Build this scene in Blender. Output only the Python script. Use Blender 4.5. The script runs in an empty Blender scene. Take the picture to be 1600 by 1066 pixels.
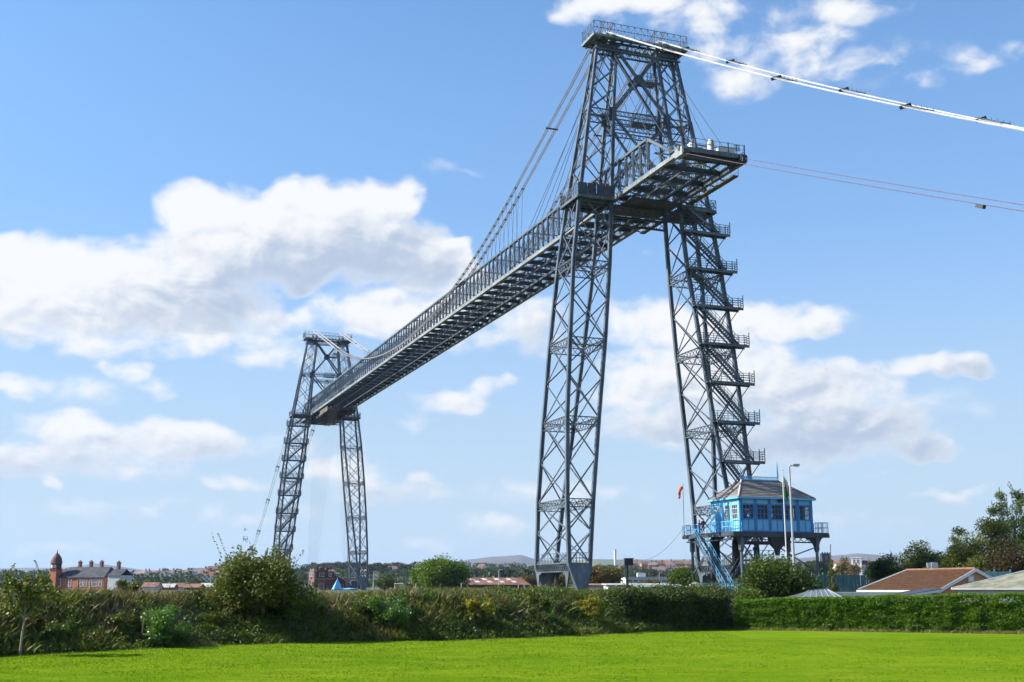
import bpy, math, random
import numpy as np
from mathutils import Vector, Matrix
R = math.radians
rng = np.random.default_rng(7)
random.seed(7)
scene = bpy.context.scene
C = scene.collection

# ------------------------------------------------------------------ camera
FPX, HOR, EYE = 1812.72, 917.36, 3.0
PITCH = math.atan((HOR - 533.0) / FPX)
cam = bpy.data.cameras.new('camera'); camo = bpy.data.objects.new('camera', cam); C.objects.link(camo)
cam.sensor_width = 36.0; cam.lens = FPX / 1600 * 36.0; cam.clip_start = 0.5; cam.clip_end = 40000
camo.location = (0, 0, EYE); camo.rotation_euler = (math.pi / 2 + PITCH, 0, 0)
scene.camera = camo
def P(x, y, d):
    """point on the sight line of photo pixel (x, y) at ground distance Y = d"""
    F = Vector((0, math.cos(PITCH), math.sin(PITCH))); U = Vector((0, -math.sin(PITCH), math.cos(PITCH)))
    r = F * FPX + Vector((1, 0, 0)) * (x - 800) - U * (y - 533)
    return Vector((0, 0, EYE)) + r * (d / r.y)

# ------------------------------------------------------------------ light and sky
SUN_AZ, SUN_EL = R(89), R(36)          # azimuth is measured to the left of +Y
sun_dir = Vector((-math.sin(SUN_AZ) * math.cos(SUN_EL), math.cos(SUN_AZ) * math.cos(SUN_EL), math.sin(SUN_EL)))
sl = bpy.data.lights.new('sun', 'SUN'); so = bpy.data.objects.new('sun', sl); C.objects.link(so)
sl.energy = 4.9; sl.angle = R(0.5); sl.color = (1, 0.95, 0.86)
so.rotation_euler = sun_dir.to_track_quat('Z', 'Y').to_euler(); so.location = (-60, 0, 120)

class NT:
    """small node-tree writer"""
    def __init__(s, tree): s.t = tree; s.n = tree.nodes; s.l = tree.links
    def node(s, typ, **kw):
        nd = s.n.new(typ)
        for k, v in kw.items(): setattr(nd, k, v)
        return nd
    def put(s, sock, v):
        if isinstance(v, bpy.types.NodeSocket): s.l.new(v, sock)
        elif v is not None: sock.default_value = v
    def math(s, op, a, b=None, c=None, clamp=False):
        nd = s.n.new('ShaderNodeMath'); nd.operation = op; nd.use_clamp = clamp
        s.put(nd.inputs[0], a)
        if b is not None: s.put(nd.inputs[1], b)
        if c is not None: s.put(nd.inputs[2], c)
        return nd.outputs[0]
    def vmath(s, op, a, b=None, c=None):
        nd = s.n.new('ShaderNodeVectorMath'); nd.operation = op
        s.put(nd.inputs[0], a)
        if b is not None: s.put(nd.inputs[1], b)
        if c is not None: s.put(nd.inputs[2], c)
        return nd.outputs['Value'] if op in ('DOT_PRODUCT', 'LENGTH') else nd.outputs[0]
    def ramp(s, fac, a, b, lo=0.0, hi=1.0, smooth=True):
        nd = s.n.new('ShaderNodeMapRange'); nd.interpolation_type = 'SMOOTHSTEP' if smooth else 'LINEAR'
        s.put(nd.inputs[0], fac); nd.inputs[1].default_value = a; nd.inputs[2].default_value = b
        nd.inputs[3].default_value = lo; nd.inputs[4].default_value = hi
        return nd.outputs[0]
    def mix(s, fac, a, b, mode='MIX'):
        nd = s.n.new('ShaderNodeMix'); nd.data_type = 'RGBA'; nd.blend_type = mode
        s.put(nd.inputs[0], fac)
        for sk, v in ((nd.inputs[6], a), (nd.inputs[7], b)):
            if not isinstance(v, bpy.types.NodeSocket) and len(v) == 3: v = (*v, 1)
            s.put(sk, v)
        return nd.outputs[2]
    def noise(s, vec, scale, detail=4.0, rough=0.55, dist=0.0):
        nd = s.n.new('ShaderNodeTexNoise'); nd.inputs['Scale'].default_value = scale
        nd.inputs['Detail'].default_value = detail; nd.inputs['Roughness'].default_value = rough
        nd.inputs['Distortion'].default_value = dist
        if vec is not None: s.put(nd.inputs['Vector'], vec)
        return nd.outputs['Fac']

def azel(x, y):
    p = P(x, y, 100.0) - Vector((0, 0, EYE))
    return math.degrees(math.atan2(p.x, p.y)), math.degrees(math.atan2(p.z, math.hypot(p.x, p.y)))

# cumulus clouds: centre and half size in photo pixels turned into azimuth / elevation, thickness, and how sunlit the clump is
CLOUDS = [
 (300,335,62,48,.95,.95),(340,320,55,35,.8,1.0),(455,325,52,46,.95,1.0),(540,322,95,44,1.0,.95),(615,315,46,38,.9,.95),(400,360,70,50,.95,.85),
 (350,400,110,55,1.0,.62),(560,390,135,62,1.0,.30),(630,400,72,52,.85,.32),(470,400,110,55,1.0,.36),(500,360,80,40,.9,.55),
 (125,410,95,40,.9,1.0),(60,440,95,58,.95,.85),(215,425,100,48,.95,.95),(5,395,42,34,.85,.9),(150,450,110,50,.95,.75),
 (300,455,125,56,1.0,.30),(360,480,80,40,.9,.30),(190,480,130,42,.9,.45),(90,490,110,40,.8,.6),(20,490,70,60,.75,.6),
 (320,520,190,36,.66,.8),(120,525,110,34,.6,.85),(420,552,90,26,.5,.8),(430,505,70,30,.6,.75),(230,545,120,20,.45,.75),
 (706,390,38,22,.95,1.0),(690,425,72,40,.85,.55),(610,495,130,40,.8,.80),(740,468,90,48,.75,.5),(840,510,70,46,.55,.6),(700,520,110,34,.6,.7),(530,490,50,18,.6,.9),
 (200,578,34,20,.6,.8),(245,605,42,20,.55,.75),(35,603,62,18,.66,.75),(95,668,90,30,.7,.75),(250,690,135,36,.8,.62),(60,715,120,38,.7,.5),(345,692,48,24,.55,.6),(170,725,150,26,.55,.55),
 (78,760,24,13,.6,.8),(235,802,40,7,.45,.7),(250,745,90,18,.42,.6),(60,858,150,10,.42,.75),
 (365,755,70,17,.55,.75),(545,732,60,32,.7,.9),(605,765,105,30,.6,.45),(770,822,78,28,.55,.7),(690,850,80,13,.42,.7),
 (705,625,72,22,.62,.8),(765,608,50,20,.6,.8),(650,655,40,16,.42,.7),
 (1000,500,72,42,.66,.9),(1090,520,105,48,.66,.85),(1190,505,82,32,.85,.9),(1275,506,58,26,.78,.75),(990,600,75,58,.66,.8),(1110,590,165,62,.85,.62),
 (1260,612,145,52,.88,.58),(1330,665,150,40,.9,.38),(1250,692,175,36,.78,.28),(1425,698,72,26,.78,.5),(1040,660,130,46,.66,.45),(1370,630,56,30,.6,.6),(1045,700,20,12,.5,.8),
 (1440,566,62,22,.78,.8),(1505,575,66,24,.8,.45),
 (920,12,60,28,0.65,.95),(1000,2,105,42,0.73,.95),(1085,20,82,44,0.60,.85),(1120,78,58,42,.5,.8),(1165,128,60,38,.5,.8),(1250,72,88,40,0.55,.85),(1330,105,115,26,0.52,.75),
 (1220,20,60,26,.42,.8),(1330,15,92,30,.5,.85),(1440,112,70,22,0.43,.75),(1190,70,170,70,.30,.8),(1400,100,170,46,.30,.75),(1540,85,78,22,.40,.8),
 (688,268,32,16,.30,.8),(735,268,24,7,.26,.8),
 (1490,772,110,12,.5,.6),(1380,745,24,7,.5,.7),(1290,815,160,18,.42,.6),(1040,395,40,14,.4,.8),
 (260,800,260,22,.40,.75),(880,770,190,26,.40,.7),(1180,745,120,22,.40,.7),(480,690,120,26,.38,.8),(1450,640,110,30,.36,.75),(120,610,120,30,.38,.8),
]
def cloud_group():
    g = bpy.data.node_groups.new('cloud_density', 'ShaderNodeTree')
    g.interface.new_socket('P', in_out='INPUT', socket_type='NodeSocketVector')
    g.interface.new_socket('D', in_out='OUTPUT', socket_type='NodeSocketFloat'); g.interface.new_socket('A', in_out='OUTPUT', socket_type='NodeSocketFloat')
    T = NT(g); gi = T.node('NodeGroupInput'); go = T.node('NodeGroupOutput'); p = gi.outputs[0]
    acc = None
    # soft domain warp keeps the outlines from being ellipses
    wn = T.node('ShaderNodeTexNoise'); wn.inputs['Scale'].default_value = 0.42; wn.inputs['Detail'].default_value = 2
    T.put(wn.inputs['Vector'], p)
    w = T.vmath('MULTIPLY_ADD', wn.outputs['Color'], (2.6, 1.7, 0), (-1.3, -.85, 0))
    pw = T.vmath('ADD', p, w)
    tone = None; tsum = None
    for cx, cy, rx, ry, wgt, tn in CLOUDS:
        a, e = azel(cx, cy); a1, _ = azel(cx + rx, cy); _, e1 = azel(cx, cy - ry)
        ia, ie = 1 / (abs(a1 - a) * 1.32), 1 / (abs(e1 - e) * 1.32)
        q = T.vmath('MULTIPLY_ADD', pw, (ia, ie, 0), (-a * ia, -e * ie, 1))
        t = T.math('SUBTRACT', 2.0, T.vmath('DOT_PRODUCT', q, q), clamp=True)
        t = T.math('MULTIPLY', t, wgt)
        sh = T.vmath('DOT_PRODUCT', q, (-.14, .40, tn))
        acc = t if acc is None else T.math('SMOOTH_MAX', acc, t, 0.18)
        tone = T.math('MULTIPLY', t, sh) if tone is None else T.math('MULTIPLY_ADD', t, sh, tone)
        tsum = t if tsum is None else T.math('ADD', tsum, t)
    tone = T.math('DIVIDE', T.math('ADD', tone, .01), T.math('ADD', tsum, .013))
    acc = T.math('MULTIPLY', T.math('SUBTRACT', acc, .085, clamp=True), 1.12)
    # the same kind of broken cumulus goes on all round outside the frame
    sp = T.node('ShaderNodeSeparateXYZ'); T.put(sp.inputs[0], p)
    out1 = T.ramp(T.math('ABSOLUTE', sp.outputs[0]), 26, 34)
    out2 = T.ramp(sp.outputs[1], 33, 40)
    far = T.math('MAXIMUM', out1, out2)
    gen = T.ramp(T.noise(T.vmath('MULTIPLY', p, (0.055, 0.09, 1)), 1.0, 3, .5), 0.50, 0.72)
    acc = T.math('MAXIMUM', acc, T.math('MULTIPLY', T.math('MULTIPLY', gen, far), 0.8))
    st = T.vmath('MULTIPLY', p, (1, 1.45, 1))
    n1 = T.noise(st, 0.42, 9, .56, .25)
    n2 = T.noise(st, 0.16, 3, .5, .3)
    nn = T.math('MULTIPLY_ADD', n1, 1.5, T.math('MULTIPLY_ADD', n2, 0.5, -1.0))
    edge = T.ramp(acc, 0.0, 0.35)
    core = T.ramp(acc, 0.35, 1.0, 1.0, 0.55)
    d = T.math('MULTIPLY_ADD', T.math('MULTIPLY', nn, core), edge, acc)
    T.put(go.inputs[0], d)
    # crisp sunlit billows: the fine noise against itself a little way towards the sun
    n1b = T.noise(T.vmath('ADD', st, (-.28, .55, 0)), 0.42, 6, .56, .25)
    T.put(go.inputs[1], T.math('MULTIPLY_ADD', T.math('SUBTRACT', n1, n1b), 1.1, tone))
    return g

world = bpy.data.worlds.new('World'); scene.world = world; world.use_nodes = True
T = NT(world.node_tree); T.n.clear()
sky = T.node('ShaderNodeTexSky', sky_type='NISHITA', sun_disc=False, sun_elevation=SUN_EL, sun_rotation=-SUN_AZ,
             altitude=20, air_density=1.0, dust_density=0.6, ozone_density=1.6)
tc = T.node('ShaderNodeTexCoord'); sep = T.node('ShaderNodeSeparateXYZ'); T.put(sep.inputs[0], tc.outputs['Generated'])
az = T.math('MULTIPLY', T.math('ARCTAN2', sep.outputs[0], sep.outputs[1]), 180 / math.pi)
el = T.math('MULTIPLY', T.math('ARCSINE', sep.outputs[2]), 180 / math.pi)
cv = T.node('ShaderNodeCombineXYZ'); T.put(cv.inputs[0], az); T.put(cv.inputs[1], el)
cg = cloud_group()
def dens(vec):
    nd = T.node('ShaderNodeGroup'); nd.node_tree = cg; T.put(nd.inputs[0], vec); return nd.outputs
D0, A0 = dens(cv.outputs[0])
alpha = T.ramp(D0, 0.10, 0.70)
thick = T.ramp(D0, 0.25, 0.85, 1.0, 0.0)
lit = T.ramp(A0, 0.22, 0.86)
litt = T.math('MULTIPLY_ADD', T.math('MULTIPLY', thick, 0.6), T.math('SUBTRACT', 1.0, lit), lit)
ccol = T.mix(litt, (3.1, 3.7, 4.7, 1), (5.9, 6.0, 6.1, 1))
# whitening towards the horizon through the moist air
skyc = T.mix(1.0, sky.outputs[0], (0.84, 1.17, 1.40, 1), 'MULTIPLY')
skyc = T.mix(T.ramp(el, 4, 30, 0.85, 0.1, False), skyc, (2.05, 3.3, 5.4, 1))
skyc = T.mix(T.ramp(el, -3, 19, 1.0, 0.0, True), skyc, (4.0, 4.9, 5.5, 1))
lowf = T.ramp(el, 0.0, 5.0, 0.55, 1.0)
final = T.mix(T.math('MULTIPLY', T.math('MULTIPLY', alpha, lowf), T.ramp(el, -1, 0.2)), skyc, ccol)
bg = T.node('ShaderNodeBackground'); T.put(bg.inputs[0], final); bg.inputs[1].default_value = 0.078
wo = T.node('ShaderNodeOutputWorld'); T.l.new(bg.outputs[0], wo.inputs[0])
world.cycles.sampling_method = 'MANUAL'; world.cycles.sample_map_resolution = 512

scene.view_settings.view_transform = 'Standard'; scene.view_settings.look = 'None'
scene.view_settings.exposure = 1.06; scene.view_settings.gamma = 1.0; scene.view_settings.use_curve_mapping = False
scene.cycles.use_denoising = True; scene.cycles.use_adaptive_sampling = True; scene.cycles.adaptive_threshold = 0.025; scene.cycles.adaptive_min_samples = 16
scene.cycles.max_bounces = 5; scene.cycles.diffuse_bounces = 2; scene.cycles.glossy_bounces = 2
scene.cycles.transmission_bounces = 3; scene.cycles.transparent_max_bounces = 6; scene.cycles.volume_bounces = 0

# ------------------------------------------------------------------ materials
def mat(name, col, rough=0.6, var=0.0, scale=1.0, col2=None, metal=0.0, bump=0.0, spec=0.4, detail=4, coords='Object'):
    m = bpy.data.materials.new(name); m.use_nodes = True
    T = NT(m.node_tree); b = T.n['Principled BSDF']
    b.inputs['Roughness'].default_value = rough; b.inputs['Metallic'].default_value = metal
    b.inputs['Specular IOR Level'].default_value = spec
    tcn = T.node('ShaderNodeTexCoord'); vec = tcn.outputs[coords]
    if coords == 'World':
        vec = T.node('ShaderNodeNewGeometry').outputs['Position']
    if var or col2:
        n = T.noise(vec, scale, detail)
        c2 = col2 if col2 else tuple(min(1, x * (1 + var)) for x in col)
        c1 = col if col2 else tuple(x * (1 - var) for x in col)
        T.put(b.inputs['Base Color'], T.mix(T.ramp(n, .34, .66), c1, c2))
    else: b.inputs['Base Color'].default_value = (*col, 1)
    if bump:
        bp = T.node('ShaderNodeBump'); bp.inputs['Strength'].default_value = bump; bp.inputs['Distance'].default_value = .05
        T.put(bp.inputs['Height'], T.noise(vec, scale * 4, 5)); T.l.new(bp.outputs[0], b.inputs['Normal'])
    return m
def steelmat(name, c1, c2, rough=.45, spec=.5):
    """old paint: faded patches, streaks running down and a little rust at random"""
    m = bpy.data.materials.new(name); m.use_nodes = True
    T = NT(m.node_tree); b = T.n['Principled BSDF']; gp = T.node('ShaderNodeNewGeometry').outputs['Position']
    c = T.mix(T.ramp(T.noise(gp, .35, 4), .34, .66), c1, c2)
    st = T.noise(T.vmath('MULTIPLY', gp, (2.2, 2.2, .22)), 1.0, 5, .65)
    c = T.mix(T.ramp(st, .50, .74, 0, .7), c, tuple(x * 1.7 + .01 for x in c2))
    c = T.mix(T.ramp(st, .42, .28, 0, .65), c, tuple(x * .45 for x in c1))
    c = T.mix(T.ramp(T.noise(gp, 1.7, 6, .7), .63, .74, 0, .55), c, (.085, .05, .032))
    T.put(b.inputs['Base Color'], c); b.inputs['Specular IOR Level'].default_value = spec
    T.put(b.inputs['Roughness'], T.ramp(st, .3, .7, rough + .12, rough - .08)); return m
def posmat(name, c1, c2, scale, rough=.6, **k):
    """colour varies with the place in the world, so copies of one mesh are not all alike"""
    m = mat(name, c1, rough, col2=c2, scale=scale, **k)
    T = NT(m.node_tree)
    g = T.node('ShaderNodeNewGeometry')
    for nd in T.n:
        if nd.type == 'TEX_NOISE': T.put(nd.inputs['Vector'], g.outputs['Position'])
    return m
def leafmat(name, cols, scale=0.5, trans=0.35, rough=.5, spec=.3, stretch=None):
    """leaf colours: one tone per leaf, drifting with the place in the crown"""
    m = bpy.data.materials.new(name); m.use_nodes = True
    T = NT(m.node_tree); b = T.n['Principled BSDF']; out = T.n['Material Output']
    g = T.node('ShaderNodeNewGeometry')
    n = T.noise(T.vmath('MULTIPLY', g.outputs['Position'], stretch) if stretch else g.outputs['Position'], scale, 3)
    f = T.math('MULTIPLY_ADD', g.outputs['Random Per Island'], 0.55, T.math('MULTIPLY_ADD', n, 1.3, -0.42))
    cr = T.node('ShaderNodeValToRGB'); T.put(cr.inputs[0], f)
    e = cr.color_ramp.elements
    for i, c in enumerate(cols):
        p = i / max(1, len(cols) - 1)
        if i == 0: e[0].position = 0; e[0].color = (*c, 1)
        elif i == len(cols) - 1: e[-1].position = 1; e[-1].color = (*c, 1)
        else: nw = e.new(p); nw.color = (*c, 1)
    T.put(b.inputs['Base Color'], cr.outputs[0]); b.inputs['Roughness'].default_value = rough
    b.inputs['Specular IOR Level'].default_value = spec
    tr = T.node('ShaderNodeBsdfTranslucent'); T.put(tr.inputs[0], T.mix(1.0, cr.outputs[0], (1.2, 1.25, .6, 1), 'MULTIPLY'))
    mx = T.node('ShaderNodeMixShader'); mx.inputs[0].default_value = trans
    T.l.new(b.outputs[0], mx.inputs[1]); T.l.new(tr.outputs[0], mx.inputs[2]); T.l.new(mx.outputs[0], out.inputs[0])
    return m
M = {}
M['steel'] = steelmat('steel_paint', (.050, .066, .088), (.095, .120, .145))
M['steel_pale'] = steelmat('pale_and_sunlit_steel', (.15, .165, .17), (.24, .25, .245))  # pale steel, also the sunlit copy for the left bottom chord
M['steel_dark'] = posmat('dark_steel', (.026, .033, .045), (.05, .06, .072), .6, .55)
M['cable'] = posmat('cable_paint', (.33, .33, .335), (.46, .455, .45), .8, .5)
M['cable_span'] = posmat('shaded_span_cable', (.22, .21, .215), (.30, .285, .29), .8, .6)  # duller copy of the cable white: the span cables' shade put into colour
M['wire'] = mat('wire', (.06, .07, .09), .5)
M['red_cable'] = posmat('red_cable', (.09, .045, .055), (.13, .06, .065), .5, .6)
M['rail'] = steelmat('rail_paint', (.055, .072, .09), (.10, .12, .14))
M['wood'] = posmat('weathered_board', (.07, .06, .048), (.13, .112, .09), .7, .8)
M['blue'] = posmat('sky_blue_paint', (.115, .385, .66), (.15, .45, .72), 1.2, .45)
M['blue_pale'] = posmat('pale_and_sunlit_blue', (.20, .50, .72), (.26, .56, .76), 1.0, .45)  # pale blue, also the sunlit copy for the house side wall
M['blue_dark'] = posmat('deep_blue_paint', (.04, .17, .42), (.055, .21, .48), 1.0, .45)
M['white'] = posmat('white_paint', (.52, .53, .53), (.64, .64, .63), .8, .55)
M['black'] = mat('black_paint', (.012, .013, .016), .45)
M['concrete'] = posmat('concrete', (.30, .29, .27), (.44, .42, .39), .9, .85)
M['bark'] = posmat('bark', (.07, .05, .035), (.16, .12, .085), 2.5, .9)
M['palebark'] = posmat('pale_bark', (.22, .19, .15), (.36, .32, .26), 2.5, .9)
def glassmat():
    m = bpy.data.materials.new('window_glass'); m.use_nodes = True
    T = NT(m.node_tree); b = T.n['Principled BSDF']
    g = T.node('ShaderNodeNewGeometry')
    T.put(b.inputs['Base Color'], T.mix(T.noise(g.outputs['Position'], .9, 2), (.012, .018, .026), (.05, .065, .08)))
    b.inputs['Roughness'].default_value = .06; b.inputs['Specular IOR Level'].default_value = .8
    return m
M['glass'] = glassmat()
def clearglass():
    m = bpy.data.materials.new('clear_glass'); m.use_nodes = True
    T = NT(m.node_tree); out = T.n['Material Output']
    T.n.remove(T.n['Principled BSDF'])
    tr = T.node('ShaderNodeBsdfTransparent'); tr.inputs[0].default_value = (.86, .9, .9, 1)
    gl = T.node('ShaderNodeBsdfGlossy'); gl.inputs['Roughness'].default_value = .03; gl.inputs[0].default_value = (.9, .95, 1, 1)
    fr = T.node('ShaderNodeFresnel'); fr.inputs[0].default_value = 1.45
    mx = T.node('ShaderNodeMixShader'); T.put(mx.inputs[0], T.math('MULTIPLY_ADD', fr.outputs[0], .38, .0))
    T.l.new(tr.outputs[0], mx.inputs[1]); T.l.new(gl.outputs[0], mx.inputs[2]); T.l.new(mx.outputs[0], out.inputs[0])
    return m
M['clear'] = clearglass()
M['frost'] = posmat('wired_glass', (.09, .105, .11), (.15, .165, .17), .7, .22, spec=.5)
def brick(name, c1, c2, mortar, sc=1.0):
    m = bpy.data.materials.new(name); m.use_nodes = True
    T = NT(m.node_tree); b = T.n['Principled BSDF']; tcn = T.node('ShaderNodeTexCoord')
    sp = T.node('ShaderNodeSeparateXYZ'); T.put(sp.inputs[0], tcn.outputs['Object'])
    cb = T.node('ShaderNodeCombineXYZ'); T.put(cb.inputs[0], T.math('ADD', sp.outputs[0], sp.outputs[1])); T.put(cb.inputs[1], sp.outputs[2])
    bt = T.node('ShaderNodeTexBrick'); T.put(bt.inputs['Vector'], cb.outputs[0]); bt.inputs['Scale'].default_value = sc
    bt.inputs['Brick Width'].default_value = .225; bt.inputs['Row Height'].default_value = .075; bt.inputs['Mortar Size'].default_value = .008
    bt.inputs['Color1'].default_value = (*c1, 1); bt.inputs['Color2'].default_value = (*c2, 1); bt.inputs['Mortar'].default_value = (*mortar, 1)
    bt.inputs['Bias'].default_value = -.1
    n = T.noise(tcn.outputs['Object'], .6, 4)
    T.put(b.inputs['Base Color'], T.mix(T.ramp(n, .3, .7, 0, .5), bt.outputs[0], tuple(x * .6 for x in c1))); b.inputs['Roughness'].default_value = .85
    return m
M['brick_red'] = brick('red_brick', (.36, .085, .042), (.45, .125, .062), (.34, .2, .14))
M['brick_dark'] = brick('dark_red_brick', (.15, .04, .03), (.21, .058, .042), (.2, .13, .1))
M['brick_brown'] = brick('brown_brick', (.36, .17, .075), (.50, .27, .13), (.36, .28, .2))
M['slate'] = posmat('slate', (.028, .031, .038), (.055, .058, .068), .6, .7, spec=.25)
M['stone'] = posmat('sandstone', (.24, .19, .125), (.34, .28, .19), 1.0, .85)
M['render'] = posmat('cream_render', (.44, .43, .40), (.56, .55, .51), .2, .8)
M['grey_wall'] = posmat('grey_render', (.40, .42, .43), (.52, .54, .55), .4, .8)
M['teal'] = posmat('teal_sheet', (.035, .12, .135), (.06, .17, .19), .5, .55)
M['moss_roof'] = posmat('mossy_felt', (.12, .12, .075), (.22, .22, .17), 1.1, .9)
M['pale_sheet'] = posmat('pale_blue_sheet', (.14, .175, .19), (.20, .235, .25), .5, .6)
M['rust'] = posmat('rusty_sheet', (.13, .055, .04), (.24, .125, .09), .55, .85)
M['lamp_grey'] = posmat('galvanised', (.30, .315, .33), (.40, .415, .43), .6, .45)

# ------------------------------------------------------------------ mesh helpers
def link(o, parent=None):
    C.objects.link(o)
    if parent: o.parent = parent
    return o
def tag(o, label=None, cat=None, group=None, kind=None):
    if label: o['label'] = label
    if cat: o['category'] = cat
    if group: o['group'] = group
    if kind: o['kind'] = kind
    return o
def empty(name, loc=(0, 0, 0), rz=0, parent=None):
    o = bpy.data.objects.new(name, None); o.location = loc; o.rotation_euler = (0, 0, rz); o.empty_display_size = .2
    return link(o, parent)
BOXF = [(0, 3, 2, 1), (4, 5, 6, 7), (0, 1, 5, 4), (1, 2, 6, 5), (2, 3, 7, 6), (3, 0, 4, 7)]
def frame_of(p, q, up=(0, 0, 1)):
    p, q = Vector(p), Vector(q); z = (q - p); L = z.length; z = z / L
    up = Vector(up)
    if abs(z.dot(up)) > .995: up = Vector((0, 1, 0)) if abs(z.y) < .9 else Vector((1, 0, 0))
    x = up.cross(z).normalized(); y = z.cross(x)
    return p, x, y, z, L
class MB:
    def __init__(s): s.v = []; s.f = []; s.mi = []
    def box(s, lo, hi, mi=0):
        b = len(s.v); x0, y0, z0 = lo; x1, y1, z1 = hi
        s.v += [(x0, y0, z0), (x1, y0, z0), (x1, y1, z0), (x0, y1, z0), (x0, y0, z1), (x1, y0, z1), (x1, y1, z1), (x0, y1, z1)]
        s.f += [tuple(b + i for i in f) for f in BOXF]; s.mi += [mi] * 6; return s
    def beam(s, p, q, w, h, up=(0, 0, 1), mi=0, w2=None, h2=None):
        p, x, y, z, L = frame_of(p, q, up); b = len(s.v); q = p + z * L
        w2 = w if w2 is None else w2; h2 = h if h2 is None else h2
        for c, a, d in ((p, w, h), (q, w2, h2)):
            for sx, sy in ((-.5, -.5), (.5, -.5), (.5, .5), (-.5, .5)): s.v.append(tuple(c + x * (sx * a) + y * (sy * d)))
        s.f += [tuple(b + i for i in f) for f in BOXF]; s.mi += [mi] * 6; return s
    def tube(s, pts, r, n=6, mi=0, cap=True):
        pts = [Vector(p) for p in pts]; rr = r if hasattr(r, '__len__') else [r] * len(pts); b = len(s.v)
        for i, p in enumerate(pts):
            d = (pts[min(i + 1, len(pts) - 1)] - pts[max(i - 1, 0)]).normalized()
            up = Vector((0, 0, 1)) if abs(d.z) < .95 else Vector((1, 0, 0))
            x = up.cross(d).normalized(); y = d.cross(x)
            for k in range(n):
                a = 2 * math.pi * k / n; s.v.append(tuple(p + (x * math.cos(a) + y * math.sin(a)) * rr[i]))
        for i in range(len(pts) - 1):
            for k in range(n):
                k2 = (k + 1) % n; s.f.append((b + i * n + k, b + i * n + k2, b + (i + 1) * n + k2, b + (i + 1) * n + k)); s.mi.append(mi)
        if cap:
            s.f.append(tuple(b + k for k in reversed(range(n)))); s.f.append(tuple(b + (len(pts) - 1) * n + k for k in range(n))); s.mi += [mi, mi]
        return s
    def poly(s, pts, mi=0):
        b = len(s.v); s.v += [tuple(p) for p in pts]; s.f.append(tuple(range(b, b + len(pts)))); s.mi.append(mi); return s
    def prism(s, pts, off, mi=0):
        """polygon pts swept by the vector off"""
        b = len(s.v); n = len(pts); off = Vector(off)
        s.v += [tuple(p) for p in pts] + [tuple(Vector(p) + off) for p in pts]
        s.f.append(tuple(range(b + n - 1, b - 1, -1))); s.f.append(tuple(range(b + n, b + 2 * n))); s.mi += [mi, mi]
        for i in range(n):
            j = (i + 1) % n; s.f.append((b + i, b + j, b + n + j, b + n + i)); s.mi.append(mi)
        return s
    def mesh(s, name, mats):
        me = bpy.data.meshes.new(name); me.from_pydata(s.v, [], s.f)
        for m in (mats if isinstance(mats, (list, tuple)) else [mats]): me.materials.append(m)
        if any(s.mi): me.polygons.foreach_set('material_index', s.mi)
        me.update(); return me
    def build(s, name, mats, parent=None, loc=None):
        o = bpy.data.objects.new(name, s.mesh(name, mats))
        if loc is not None: o.location = loc
        return link(o, parent)
_unit = {}
def unit(m):
    if m.name not in _unit: _unit[m.name] = MB().box((-.5, -.5, 0), (.5, .5, 1)).mesh('bar', m)
    return _unit[m.name]
def bar(name, p, q, w, h, m, parent=None, up=(0, 0, 1)):
    """one bar as an object of its own; all bars of a material share one mesh"""
    p, x, y, z, L = frame_of(p, q, up)
    o = bpy.data.objects.new(name, unit(m)); link(o, parent)
    mt = Matrix.Identity(4)
    for i in range(3): mt[i][0] = x[i] * w; mt[i][1] = y[i] * h; mt[i][2] = z[i] * L; mt[i][3] = p[i]
    o.matrix_local = mt
    return o
def quads_mesh(name, V, mats, mi=None, n=4):
    """V: (k, n, 3) array of faces with their own vertices"""
    k = len(V); me = bpy.data.meshes.new(name)
    me.vertices.add(k * n); me.loops.add(k * n); me.polygons.add(k)
    me.vertices.foreach_set('co', np.ascontiguousarray(V, dtype=np.float32).ravel())
    me.loops.foreach_set('vertex_index', np.arange(k * n, dtype=np.int32))
    me.polygons.foreach_set('loop_start', np.arange(0, k * n, n, dtype=np.int32))
    if mi is not None: me.polygons.foreach_set('material_index', np.asarray(mi, dtype=np.int32))
    for m in (mats if isinstance(mats, (list, tuple)) else [mats]): me.materials.append(m)
    me.update(calc_edges=True); return me
def leaves_at(pos, size, up_bias=0.3, aspect=.62, r=None):
    """one bent diamond leaf at each position"""
    r = r or rng; k = len(pos)
    d = r.normal(size=(k, 3)); d /= np.linalg.norm(d, axis=1, keepdims=True)
    nrm = r.normal(size=(k, 3)); nrm[:, 2] += up_bias * 3; 
    s = np.cross(d, nrm); s /= np.linalg.norm(s, axis=1, keepdims=True) + 1e-9
    L = (size * r.uniform(.55, 1.3, k))[:, None]
    V = np.empty((k, 4, 3)); V[:, 0] = pos - d * L * .5; V[:, 1] = pos + s * L * aspect * .5; V[:, 2] = pos + d * L * .5; V[:, 3] = pos - s * L * aspect * .5
    return V
def shell_points(r, c, rad, n, inner=.35):
    d = r.normal(size=(n, 3)); d /= np.linalg.norm(d, axis=1, keepdims=True)
    q = (inner + (1 - inner) * r.random(n) ** .6)[:, None]
    return np.asarray(c) + d * q * np.asarray(rad)

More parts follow.
